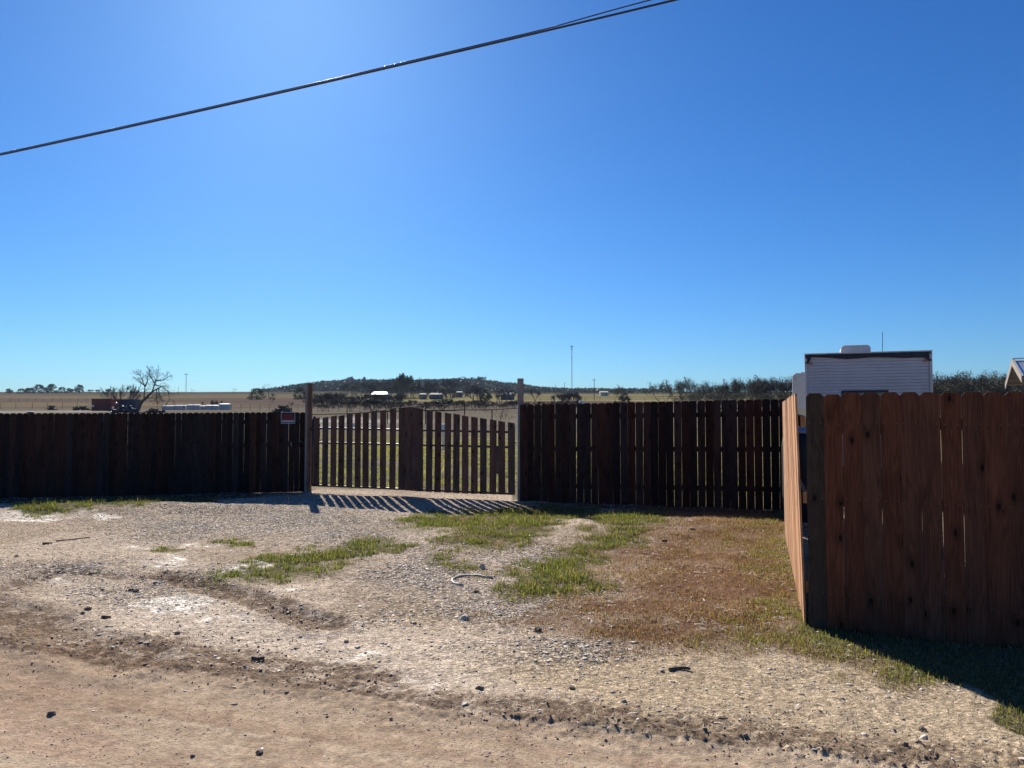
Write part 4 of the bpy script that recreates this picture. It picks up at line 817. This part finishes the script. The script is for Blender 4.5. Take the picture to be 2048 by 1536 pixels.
for a_, b_, l_ in ((600, 740, 'low grey scrub bush seen above the left half of the gate'), (740, 890, 'low grey scrub bush seen above the middle of the gate'), (890, 1040, 'low grey scrub bush seen above the right half of the gate'), (1040, 1400, 'low scrub bush on the yellow pasture right of the pale post')):
    row([q for q in SC if a_ <= q[0] < b_], l_, 'low scrub bushes on the rough pasture', 'scrub_bush', 'bush')
row([(1115, 789, 260, 'fb1', 1.), (1129, 785, 262, 'fb2', .9), (1143, 783, 258, 'fb2', 1.), (1153, 788, 262, 'fb1', 1.), (1006, 820, 60, 'thin', 1.)], 'spindly bare sapling below the radio mast', 'spindly bare saplings', 'bare_sapling')
tree('brush2', 1246, 771, 300, 'half-bare tree with dark ivy base right of the utility pole', wide=1.0); tree('ever3', 1249, 786, 296, 'dark bush at the foot of the half-bare tree', wide=1.3, name='dark_bush', cat='bush')
tree('brush4', 1326, 761, 250, 'airy dark tree with a clear trunk left of the thicket', wide=1.0)
row([(1368, 757, 190, 'brush4', 1.), (1388, 757, 185, 'brush2', 1.), (1402, 764, 180, 'brush1', 1.1), (1420, 771, 175, 'brush2', 1.3), (1437, 768, 172, 'brush1', 1.1), (1452, 766, 178, 'brush3', 1.2), (1466, 761, 170, 'brush2', 1.), (1480, 759, 172, 'brush4', 1.), (1494, 757, 170, 'brush1', 1.1), (1508, 756, 168, 'brush3', 1.2), (1520, 757, 172, 'brush1', 1.1), (1533, 753, 168, 'brush2', 1.), (1545, 758, 170, 'brush3', 1.2), (1558, 755, 168, 'brush3', 1.), (1572, 754, 166, 'brush1', 1.1), (1584, 757, 170, 'brush3', 1.1), (1430, 784, 160, 'brush4', 1.9), (1465, 784, 158, 'brush2', 1.9), (1500, 781, 160, 'brush4', 1.9), (1535, 783, 158, 'brush2', 1.9), (1568, 782, 160, 'brush4', 1.9), (1395, 784, 165, 'brush4', 1.8)], 'scrubby half-bare tree in the dark thicket left of the trailers', 'thicket left of the trailers')
row([(px + random.uniform(-3, 3), 750 + 6 * math.sin(px * .09) + random.uniform(-3, 4), random.uniform(95, 115), random.choice(['brush1', 'brush3', 'brush2', 'brush4']), random.uniform(1., 1.3)) for px in range(1866, 2075, 13)] + [(px, 764 + random.uniform(-4, 4), 92, random.choice(['brush4', 'brush2', 'brush1']), 1.8) for px in range(1870, 2060, 24)], 'scrubby half-bare tree in the thicket right of the trailers', 'thicket right of the trailers')
row(FARSHRUB, 'small shrubby tree along the far left horizon', 'shrubby trees along the far left horizon', 'shrubby_tree')
# far wooded hill
nW = 5200; pxw = rng.uniform(520, 1340, nW); D = rng.uniform(980, 1520, nW); hill = np.interp(pxw, HX, HE)
keep = (rng.uniform(0, 1, nW) < np.clip(hill / 8 + .25, 0, 1) + (D > 1350) * .4) & ~((pxw < 570) & (D < 1300)) & ~((D < 1130) & (pxw < 720)); pxw, D = pxw[keep], D[keep]
X = (pxw - 1024) / F * D; Z_ = H0(X, D); n = len(X); s = rng.uniform(3., 6.5, n) * np.where(pxw > 1060, .8, 1.); per = 46
off = rng.normal(0, 1, (n, per, 3)); off /= np.linalg.norm(off, axis=2)[..., None]; off *= rng.uniform(.6, 1., (n, per, 1)); off *= np.stack([s, s, s * .7], 1)[:, None, :]
cen = np.stack([X, D, Z_ + s * .45], 1)[:, None, :] + off
V = (rng.normal(0, 1, (n, per, 3, 3)) * (s * .24)[:, None, None, None] + cen[:, :, None, :]).reshape(-1, 3)
tag(link('hill_woods', mesh_np('hill_woods', V, [np.arange(len(V)).reshape(-1, 3)]), M_wleaf), 'dark juniper woods covering the far hill', kind='stuff')
# a few taller bare crowns on the ridge
row([(px, 753 + random.uniform(-1, 4), 1350, random.choice(['fb1', 'fb2', 'fb1']), 1.1) for px in (905, 925, 936, 945, 957, 962, 700, 706, 730)], 'bare tree standing up from the ridge of the far hill', 'bare trees on the hill ridge')

# ------------------------------------------------------------------ far built things
def houselike(name, px0, px1, yr, ye, yb, D, label, roofm, wallm, cat='house', wins=3):
    x0, x1 = (px0 - 1024) / F * D, (px1 - 1024) / F * D; zb = h0((x0 + x1) / 2, D); ze = EYE + ratio(ye) * D - zb; zr = EYE + ratio(yr) * D - zb; w = x1 - x0
    r = thing(name, ((x0 + x1) / 2, D, zb), label, cat); dp = 7.
    MB().box(-w / 2 + .4, w / 2 - .4, 0, dp, -.6, ze).build('wall', wallm, r)
    v = [(-w / 2, -.6, ze), (w / 2, -.6, ze), (w / 2 - w * .1, dp / 2, zr), (-w / 2 + w * .1, dp / 2, zr), (w / 2, dp + .6, ze), (-w / 2, dp + .6, ze)]
    MB().add(v, [(0, 1, 2, 3), (3, 2, 4, 5), (1, 4, 2), (5, 0, 3), (0, 5, 4, 1)]).build('roof', roofm, r)
    for k in range(wins):
        xx = -w / 2 + w * (k + .7) / (wins + .4); f = MB().box(xx - .55, xx + .55, -.05, .0, ze * .4, ze * .78).build('window', M_housewall, r); MB().box(xx - .45, xx + .45, -.08, -.052, ze * .42, ze * .75).build('pane', M_glass, f)
    MB().box(w * .12, w * .12 + 1, -.04, 0, -.1, ze * .72).build('door', M_navy, r); return r
houselike('barn', 743, 775, 783.3, 788.2, 799, 430, 'dark barn with bright white metal roof above the gate', M_whiteroof, M_navy, 'barn', 2)
houselike('house', 838, 852, 786.5, 788.5, 795, 480, 'small low building with a grey roof left of the tree belt', M_houseroof, M_housewall, wins=2)
houselike('house', 858, 885, 785.5, 789, 796, 485, 'long dark low house between the bare trees', M_houseroof, M_navy)
houselike('house', 1000, 1030, 784, 789, 796, 470, 'grey-roofed dark house just left of the pale gate post', M_houseroof, M_navy)
houselike('house', 912, 925, 782.5, 784.5, 790, 560, 'small grey-roofed shed below the hill', M_houseroof, M_housewall, wins=1)
houselike('house', 1200, 1218, 782, 784.5, 789, 640, 'small pale house beyond the right pasture', M_beige, M_beige, wins=1)
def container(px0, px1, yt, D, dep, label, mat, rz=0, doormat=None):
    x0, x1 = (px0 - 1024) / F * D, (px1 - 1024) / F * D; zb = h0(x0, D); ht = EYE + ratio(yt) * D - zb; w = x1 - x0
    r = thing('shipping_container', (x0, D, zb), label, 'container', rz=rz); v = []; n = int(w / .14)
    MB().box(0, w, .04, dep, -.2, ht).build('body', mat, r)
    vs = []; fs = []
    for i in range(n + 1):
        yy = 0 if (i // 2) % 2 else .035; xx = w * i / n; vs += [(xx, yy, .12), (xx, yy, ht - .12)]
    fs = [(2 * i, 2 * i + 2, 2 * i + 3, 2 * i + 1) for i in range(n)]; MB().add(vs, fs).build('corrugated_side', mat, r)
    for z0, z1 in ((-.02, .12), (ht - .12, ht + .005)): MB().box(-.005, w + .005, -.012, .05, z0, z1).build('side_rail', mat, r)
    for xx in (-.01, w - .11): MB().box(xx, xx + .12, -.014, .052, 0, ht + .008).build('corner_post', mat, r)
    return r
container(183.5, 221, 797.5, 170, 2.4, 'dark red steel container standing left of the bare trees', M_red)
container(221.5, 232, 798, 169.5, 2.4, 'sunlit end of the dark red container, painted a brighter red', simple('sunlit_red_steel', (.34, .07, .04), .6))  # container's lit end as its own box, sunlight put into brighter red
container(233, 271, 798.5, 171, 2.4, 'dark navy container under the fan-shaped bare tree', M_navy)
# junk pile by the containers
def heap(px0, px1, ytop, D, label, name='scrap_heap', mat=M_navy, n=60, cat='heap'):
    x0, x1 = (px0 - 1024) / F * D, (px1 - 1024) / F * D; w = x1 - x0; zb = h0((x0 + x1) / 2, D); ht = EYE + ratio(ytop) * D - zb; b = MB(); rr = random.Random(int(px0))
    for i in range(n):
        u = rr.uniform(-.5, .5); hh = ht * max(0, 1 - (2 * u) ** 2) * rr.uniform(.1, 1); c = Vector((u * w, rr.uniform(-1, 1) * w * .12, hh)); d = Vector((rr.gauss(0, 1), rr.gauss(0, 1), rr.gauss(0, .35))).normalized() * rr.uniform(.3, 1.1)
        b.tube([c - d, c + d * rr.uniform(.3, 1)], [rr.uniform(.04, .22), rr.uniform(.03, .14)], rr.choice([3, 4, 5]))
    r = thing(name, ((x0 + x1) / 2, D, zb), label, cat); b.build('scrap', mat, r); return r
heap(222, 278, 812, 128, 'dark heap of scrap in front of the navy container', n=120); heap(548, 582, 813, 135, 'dark brush heap just above the sign', 'brush_heap', M_twig2, 90); heap(290, 325, 819, 130, 'low dark pile at the foot of the leaning tree', 'brush_heap', M_twig2, 60)
heap(150, 180, 812, 178, 'low pile of rubble left of the red container', 'rubble_heap', M_dead, 60); heap(98, 108, 811, 185, 'small dark mound beside the pale track', 'dirt_mound', M_dead, 40)
def blob(name, px, py, D, s, mat, label, cat, group=None, sq=(1, 1, 1)):
    x, y = on(px, D); V = IV * rng.uniform(.85, 1.12, (12, 1)) * s * np.array(sq); me = mesh_np(name, V, [IF], smooth=True); z = max(EYE + ratio(py) * D, h0(x, y) + s * sq[2] * .6)
    o = link(name, me, mat, loc=(x, y, z)); return tag(o, label, cat, group)
for px, py, s in ((186, 812, .33), (233, 806, .2), (226, 816, .2), (222, 824, .16), (61 + 100, 821, .14)): blob('plastic_drum', px, py, 126 if px > 190 else 168, s, M_chalk, {186: 'largest white drum, left of the red container', 233: 'white drum on top of the scrap heap', 226: 'white drum at the left side of the scrap heap', 222: 'lowest white drum, just above the fence left of the scrap heap', 161: 'small white drum on the pale track left of the containers'}[px], 'drum', 'white drums around the scrap heap')
# low white boxes in a row
for i, (a, b_, yt, yb, lab) in enumerate(((326, 350, 804.5, 812, 'leftmost low white bin of the row in the far field, half behind twigs'), (351, 373, 803.5, 811.5, 'low white bin with bright lid, second from left in the far row'), (376, 401, 805.5, 814.5, 'low white bin in the middle of the far row'), (403, 412, 808, 815, 'narrow white bin in the far row'), (413, 438, 807.5, 815.5, 'low white bin second from the right end of the far row'), (440, 460, 806, 817, 'tallest white bin with bright lid at the right end of the far row'))):
    D = 178; x0, x1 = (a - 1024) / F * D, (b_ - 1024) / F * D; zb = h0((x0 + x1) / 2, D); ht = max((yb - yt) / F * D, .8); r = thing('white_bin', ((x0 + x1) / 2, D, zb), lab, 'bin', 'low white bins in the far field'); w = x1 - x0
    bb = MB().box(-w / 2, w / 2, -.6, .6, -.2, ht).build('bin_body', M_white, r); k = -w / 2 + .3
    while k < w / 2 - .1: MB().box(k, k + .08, -.64, -.602, 0, ht).build('rib', M_galv, r); k += .5
    MB().add([(-w / 2 - .05, -.65, ht), (w / 2 + .05, -.65, ht), (w / 2 + .05, .65, ht), (-w / 2 - .05, .65, ht), (-w / 2 + .2, -.2, ht + .16), (w / 2 - .2, -.2, ht + .16), (w / 2 - .2, .2, ht + .16), (-w / 2 + .2, .2, ht + .16)], [(0, 1, 5, 4), (1, 2, 6, 5), (2, 3, 7, 6), (3, 0, 4, 7), (4, 5, 6, 7), (3, 2, 1, 0)]).build('lid', M_whiteroof, r)
# black trough with white rim
x, y = on(61.5, 112); r = thing('stock_tank', (x, y, h0(x, y)), 'black bin with white top rim just above the left fence', 'tank'); MB().lathe([(.38, 0), (.42, .5)], 14).build('tank_body', M_black, r); MB().lathe([(.44, .5), (.44, .57), (.30, .6)], 14).build('tank_rim', M_chalk, r)
# wire fences with posts
def wire_fence(specs, label, h, wires=3, pr=.05, wr=.02, mat=M_steel):
    P = [(on(px, D)) for px, D in specs]; x, y = P[0]; zb = h0(x, y); r = thing('wire_fence', (x, y, zb), label, 'fence')
    for (a, b_) in P:
        z = h0(a, b_) - zb; MB().tube([(a - x, b_ - y, z - .3), (a - x, b_ - y, z + h)], pr, 6).build('post', mat, r)
    for k in range(wires):
        MB().tube([(a - x, b_ - y, h0(a, b_) - zb + h * (k + 1) / wires - .05) for a, b_ in P], wr, 3, False).build('wire', M_twig2, r)
wire_fence([(px, 200) for px in (-30, 2, 32, 65, 95, 125, 155, 185)], 'wire fence on thin posts across the left field', 1.6)
wire_fence([(px, 400) for px in range(20, 330, 17)], 'far wire fence below the horizon trees at left', 1.5, 3, .09, .03)
wire_fence([(px, 165) for px in range(330, 630, 19)], 'thin wire fence across the field left of the gate post', 1.4, 2, .04, .012)
wire_fence([(px, 150) for px in range(636, 1040, 21)], 'wire fence running through the scrub behind the gate', 1.5, 4, .05, .014)
wire_fence([(px, 420) for px in range(1050, 1640, 30)], 'long two-rail fence across the yellow pasture at right', 2.4, 2, .08, .09)
# pipe fence behind the gate
pf = [(600, 829.5, 86), (694, 827.5, 82), (775, 823, 80), (851, 821, 78), (929, 819.8, 76), (984, 819, 74), (1036, 816.5, 72), (1100, 815, 72)]
P = [at_depth(*q) for q in pf]; r = thing('pipe_fence', (P[0].x, P[0].y, h0(P[0].x, P[0].y)), 'rusty pipe fence crossing the field behind the gate', 'fence'); o0 = r.location.copy()
MB().tube([p - o0 for p in P], .055, 6).build('pipe_rail', M_rust, r)
for i, p in enumerate(P[1:7]):
    g = h0(p.x, p.y); ex = [.75, .1, .5, .75, .02, .1][i]; MB().tube([Vector((p.x, p.y, g - .3)) - o0, p - o0 + Vector((0, 0, ex))], .06, 6).build('pipe_post', M_rust, r)
# masts and poles
def mast(px, ytop, ybase, D, rad, label, heads, name='radio_mast'):
    x, y = on(px, D); zb = h0(x, y); zt = EYE + ratio(ytop) * D - zb; r = thing(name, (x, y, zb), label, 'mast')
    b = MB()
    for k in range(3): a = 2.09 * k + .3; b.tube([(math.cos(a) * rad, math.sin(a) * rad, -1), (math.cos(a) * rad * .8, math.sin(a) * rad * .8, zt)], rad * .33, 4)
    z = 0; st = rad * 3; k = 0
    while z < zt - st:
        a, c = 2.09 * (k % 3) + .3, 2.09 * ((k + 1) % 3) + .3; b.tube([(math.cos(a) * rad, math.sin(a) * rad, z), (math.cos(c) * rad, math.sin(c) * rad, z + st)], rad * .16, 3, False); z += st; k += 1
    b.build('lattice', M_galv, r)
    for zy, w, hh in heads:
        z = EYE + ratio(zy) * D - zb; MB().tube([(-w * .7, 0, z), (w * .7, 0, z)], .15, 4).build('antenna_arm', M_steel, r)
        for s in (-1, -.4, .4, 1): MB().box(s * w - .22, s * w + .22, -.3, .3, z - hh / 2, z + hh / 2).build('antenna', M_steel, r)
    return r
mm = mast(1144, 692, 777, 1100, .62, 'tall lattice radio mast with antenna panels on the right horizon', [(692.5, 2.0, 2.4), (697.5, .8, 1.4), (715, .7, .8)])
for s in (-1, 1): MB().tube([(0, 0, 60), (s * 34, 5, 0)], .035, 3, False).build('guy_wire', M_wire, mm)
mast(371.5, 749, 782, 1000, .45, 'smaller lattice mast with round antenna head on the left horizon', [(748.5, 1.9, 1.2)])
def pole(px, ytop, D, rad, label, arm=True):
    x, y = on(px, D); zb = h0(x, y); zt = EYE + ratio(ytop) * D - zb; r = thing('utility_pole', (x, y, zb), label, 'pole'); MB().tube([(0, 0, -.5), (0, 0, zt)], [rad, rad * .7], 8).build('pole_shaft', M_twig2, r)
    if arm: MB().box(-1.1, 1.1, -.08, .08, zt - 1.0, zt - .8).build('cross_arm', M_twig2, r)
    return r
pole(1188.5, 757, 430, .2, 'thick wooden utility pole right of the tall radio mast'); pole(1129, 765, 850, .28, 'short distant pole left of the tall mast'); pole(1111, 769, 900, .25, 'shortest distant pole, left of the tall mast', False); pole(356, 774, 700, .2, 'thin pole on the left horizon beside the small mast', False); pole(1447, 759, 300, .07, 'thin pole rising from the thicket', False); pole(972, 745, 1300, .2, 'hair-thin mast on the slope of the far hill', False)
# small vehicles in the right pasture
def vehicle(px, D, label, body, L=4.6, rz=.1):
    x, y = on(px, D); r = thing('parked_car', (x, y, h0(x, y)), label, 'car', rz=rz)
    MB().prism([(-L / 2, .35), (L / 2, .35), (L / 2, .8), (L / 2 - .9, .95), (L / 2 - 1.5, 1.0), (-L / 2, .98)], -.85, .85).build('body', body, r, bevel=.06)
    c = MB().prism([(-L / 2 + .1, .99), (L / 2 - 1.3, .99), (L / 2 - 2.0, 1.62), (-L / 2 + .5, 1.62)], -.78, .78).build('cabin', body, r, bevel=.05)
    MB().prism([(-L / 2 + .4, 1.06), (L / 2 - 1.75, 1.06), (L / 2 - 2.15, 1.5), (-L / 2 + .7, 1.5)], -.8, .8).build('window', M_glass, r)
    for s in (-1, 1):
        for yy in (-.8, .65): MB().tube([(s * L * .3, yy, .34), (s * L * .3, yy + .15, .34)], .34, 14).build('wheel', M_rubber, r)
    return r
vehicle(1121, 300, 'dark vehicle parked in the yellow pasture left of the radio mast', M_navy, rz=.15); vehicle(1156, 310, 'dark vehicle with white front parked right below the radio mast', M_navy, rz=-.1); vehicle(1164.5, 309, 'small white car parked right of the dark vehicle', M_chalk, 3.2, rz=.2)
# things seen through the gate
for i, (px, py, s) in enumerate(((646, 852, .25), (661, 853, .28), (677, 852, .2), (694, 839, .26), (694, 855, .24), (709, 838, .36), (711, 853, .33), (727, 839, .34), (727, 853, .22), (743, 852, .28))):
    D = 66; x, y = on(px, D); blob('white_sack', px, py, D + (i % 3) * .4, s, M_sack, ('white sack seen between gate pickets, ' + ['leftmost of the heap', 'second from the left, low', 'third from the left, smallest', 'upper one left of centre', 'lower one left of centre', 'upper one in the centre, largest', 'lower one in the centre', 'upper one right of centre', 'lower one right of centre', 'rightmost of the heap'][i]), 'sack', 'white sacks beyond the gate', (1.25, .8, .85))
x, y = on(629.5, 44); r = thing('utility_cart', (x, y, h0(x, y)), 'dark blue loaded cart just right of the left gate post', 'cart')
MB().box(-.22, .22, -.5, .5, .5, .95).build('cart_box', M_navy, r, bevel=.02); MB().tube([(-.1, -.2, .95), (0, 0, 1.25), (.12, .1, 1.0)], [.12, .14, .08], 6).build('load', M_black, r)
for s in (-.27, .22): MB().tube([(s, 0, .28), (s + .05, 0, .28)], .28, 14).build('wheel', M_rubber, r)
x, y = on(995, 21); r = thing('water_spigot', (x, y, h0(x, y)), 'black standpipe seen between pickets near the right gate post', 'standpipe'); MB().tube([(0, 0, -.1), (0, 0, .78)], .03, 8).build('pipe', M_black, r); MB().box(-.045, .045, -.04, .04, .45, .72).build('valve_box', M_black, r, bevel=.01); MB().tube([(-.02, -.04, .76), (.03, -.12, .70)], .015, 6).build('spout', M_steel, r)
x, y = on(887, 34); r = thing('metal_riser', (x, y, h0(x, y)), 'grey riser post with blue grey box behind the middle of the gate', 'post'); MB().tube([(0, 0, -.1), (0, 0, 1.0)], .05, 8).build('riser_pipe', M_galv, r); MB().box(-.12, .12, -.08, .08, .8, 1.15).build('meter_box', M_galv, r, bevel=.01)

# ------------------------------------------------------------------ overhead cable
c0 = at_depth(0, 310, 13.); c1 = at_depth(1350, 0, 9.2)
cb0 = thing('overhead_cable', tuple(c0), 'lashed black utility cable crossing the sky from left to upper right', 'cable'); dv = c1 - c0
def cpt(t, sag=.16): return dv * t + Vector((0, 0, -sag * 4 * t * (1 - t) * 1.))
ts = [-.8 + 2.7 * i / 120 for i in range(121)]
def sagz(t): return .13 * (t * t - t)
MB().tube([dv * t + Vector((0, 0, sagz(t))) for t in ts], .0138, 8).build('cable_jacket', M_cable, cb0, smooth=True)
def off(t): 
    g = .026 if t < .86 else .026 + .055 * math.sin(min((t - .86) / .3, 1) * math.pi)
    return Vector((0, 0, g))
MB().tube([dv * t + Vector((0, 0, sagz(t))) + off(t) for t in ts], .0082, 6).build('messenger_strand', M_steel, cb0, smooth=True)
hx = []; NN = 1500; u = dv.normalized(); a1 = u.orthogonal().normalized(); a2 = u.cross(a1)
for i in range(NN):
    t = -.1 + .97 * i / NN; a = i * .9; hx.append(dv * t + Vector((0, 0, sagz(t) + .012)) + (a1 * math.cos(a) + a2 * math.sin(a)) * .0245)
MB().tube(hx, .0016, 3, False).build('lashing_wire', M_wire, cb0)

hz = bpy.data.materials.new('haze_air'); hz.use_nodes = True; hz.node_tree.nodes.clear(); vo = hz.node_tree.nodes.new('ShaderNodeVolumePrincipled'); ho = hz.node_tree.nodes.new('ShaderNodeOutputMaterial')
vo.inputs['Color'].default_value = (.62, .78, 1, 1); vo.inputs['Density'].default_value = .00007; vo.inputs['Anisotropy'].default_value = .0; hz.node_tree.links.new(vo.outputs[0], ho.inputs['Volume'])
tag(MB().box(-4600, 4600, -4600, 4600, -6, 130).build('haze', hz), kind='stuff')
# ------------------------------------------------------------------ individual stones, clods, sticks, hose on the ground
def stone(px, py, s, mat, label, cat, group=None, sq=(1, .8, .6), name='mud_clod'):
    s = s * (.72 if name == 'mud_clod' else .9)
    p = hit(px, py); z = zf(p.x, p.y); me = bpy.data.meshes.new(name); import bmesh
    bm = bmesh.new(); bmesh.ops.create_icosphere(bm, subdivisions=3, radius=1); sd_ = random.random() * 100
    from mathutils import noise as mn
    for v in bm.verts:
        k = 1 + .35 * mn.noise(v.co * 1.6 + Vector((sd_, 0, 0))) + .14 * mn.noise(v.co * 5 + Vector((0, sd_, 0))); v.co = Vector((v.co.x * sq[0], v.co.y * sq[1], v.co.z * sq[2])) * k * s
    bm.to_mesh(me); bm.free(); o = link(name, me, mat, loc=(p.x, p.y, z + s * sq[2] * .35), rot=(0, 0, random.uniform(0, 6))); return tag(o, label, cat, group)
K = M_clod
stone(176, 1220, .048, K, 'dark mud clod left of the pale patch, largest of its cluster', 'clod'); stone(166, 1228, .026, K, 'small mud clod touching the largest clod at left', 'clod')
stone(355, 1268, .03, K, 'lone dark clod on the pale dirt below the pale patch', 'clod'); stone(103, 1431, .034, K, 'dark clod alone on the left of the dirt road', 'clod'); stone(519, 1506, .026, K, 'small dark clod near the bottom edge of the dirt road', 'clod')
stone(959, 1381, .035, K, 'dark clod on the muddy edge of the road near the middle', 'clod'); stone(1144, 1379, .03, K, 'small angular clod on straw-coloured dirt, centre right', 'clod'); stone(953, 1184, .03, M_dead, 'brown stone just below the curved hose', 'stone', name='stone')
S_l = simple('pale_limestone', (.50, .45, .38), .8, scale=20, bump=.4)
stone(929, 1236, .045, S_l, 'pale flat stone on the gravel below the hose', 'stone', name='stone'); stone(964, 1137, .045, S_l, 'round white stone beside the curved hose', 'stone', name='stone', sq=(1, .8, .8)); stone(285, 978.5, .12, S_l, 'pale rock in the shade at the foot of the left fence', 'rock', name='rock'); stone(1118, 1043, .05, S_l, 'white stone in the green grass before the back fence', 'stone', name='stone')
stone(272, 1182, .04, K, 'right-hand clod of the cluster above the pale patch', 'clod'); stone(262, 1180, .035, K, 'left-hand clod of the cluster above the pale patch', 'clod'); stone(205, 1180, .028, K, 'clod at the left end of the crumbly ridge', 'clod'); stone(205, 1163, .018, K, 'small clod on smooth dirt above the crumbly ridge', 'clod'); stone(334, 1131, .024, K, 'lone clod above the dark wheel rut', 'clod'); stone(33, 1114, .03, K, 'rounded clod at the left edge of the driveway', 'clod')
stone(1443, 1447, .035, K, 'flat dark clod on the verge below the brown grass', 'clod'); stone(1811, 1500, .028, K, 'clod near the bottom right of the verge', 'clod'); stone(1845, 1462, .03, K, 'clod left of the fence shadow edge', 'clod'); stone(1328, 1082, .05, K, 'dark lump in the brown grass', 'lump', sq=(1.3, .7, .5)); stone(1385, 1060, .045, K, 'second dark lump further back in the brown grass', 'lump', sq=(1.3, .7, .5)); stone(1076, 1262, .04, M_dead, 'weathered brown chunk where gravel meets brown grass', 'chunk', name='wood_chunk')
def stick(pts, rad, label, name='stick', mat=M_dead, cat='stick', lift=.012):
    W = [];
    for q in pts: p = hit(q[0], q[1]); W.append(Vector((p.x, p.y, zf(p.x, p.y) + lift + (q[2] if len(q) > 2 else 0))))
    o0 = W[0]; k = len(W); R = rad if hasattr(rad, '__len__') else [rad * (1 - .3 * i / k) for i in range(k)]
    o = MB().tube([w - o0 for w in W], R, 8).build(name, mat, None, loc=o0, smooth=True); return tag(o, label, cat)
stick([(1338, 1343), (1352, 1341.5), (1368, 1341), (1380, 1343)], .012, 'short thick dark stick on the straw verge'); stick([(112, 1082), (140, 1080), (170, 1076), (180, 1075)], .008, 'long thin stick lying on the gravel at left'); stick([(86, 1090), (104, 1086)], .013, 'short stick left of the long thin stick'); stick([(204, 1235), (212, 1236), (222, 1235)], .012, 'small bent stick below the clods by the pale patch'); stick([(505, 1320), (515, 1322), (528, 1319)], .016, 'dark stick on the muddy road edge')
# curved pale hose piece
n_ = 26; pts = []
for i in range(n_):
    t = i / (n_ - 1)
    a = math.radians(-70 - 235 * min(t / .55, 1)) if False else 0
hp = [(926, 1172.5), (915, 1170.5), (908, 1167.5), (904, 1164), (905, 1160), (911, 1156.5), (920, 1153.8), (932, 1152.3), (945, 1152), (957, 1152.8), (970, 1154.5), (985, 1156.5)]
stick(hp, [.012] * len(hp), 'curved piece of pale grey hose on the gravel', 'garden_hose', M_hose, 'hose', .006)
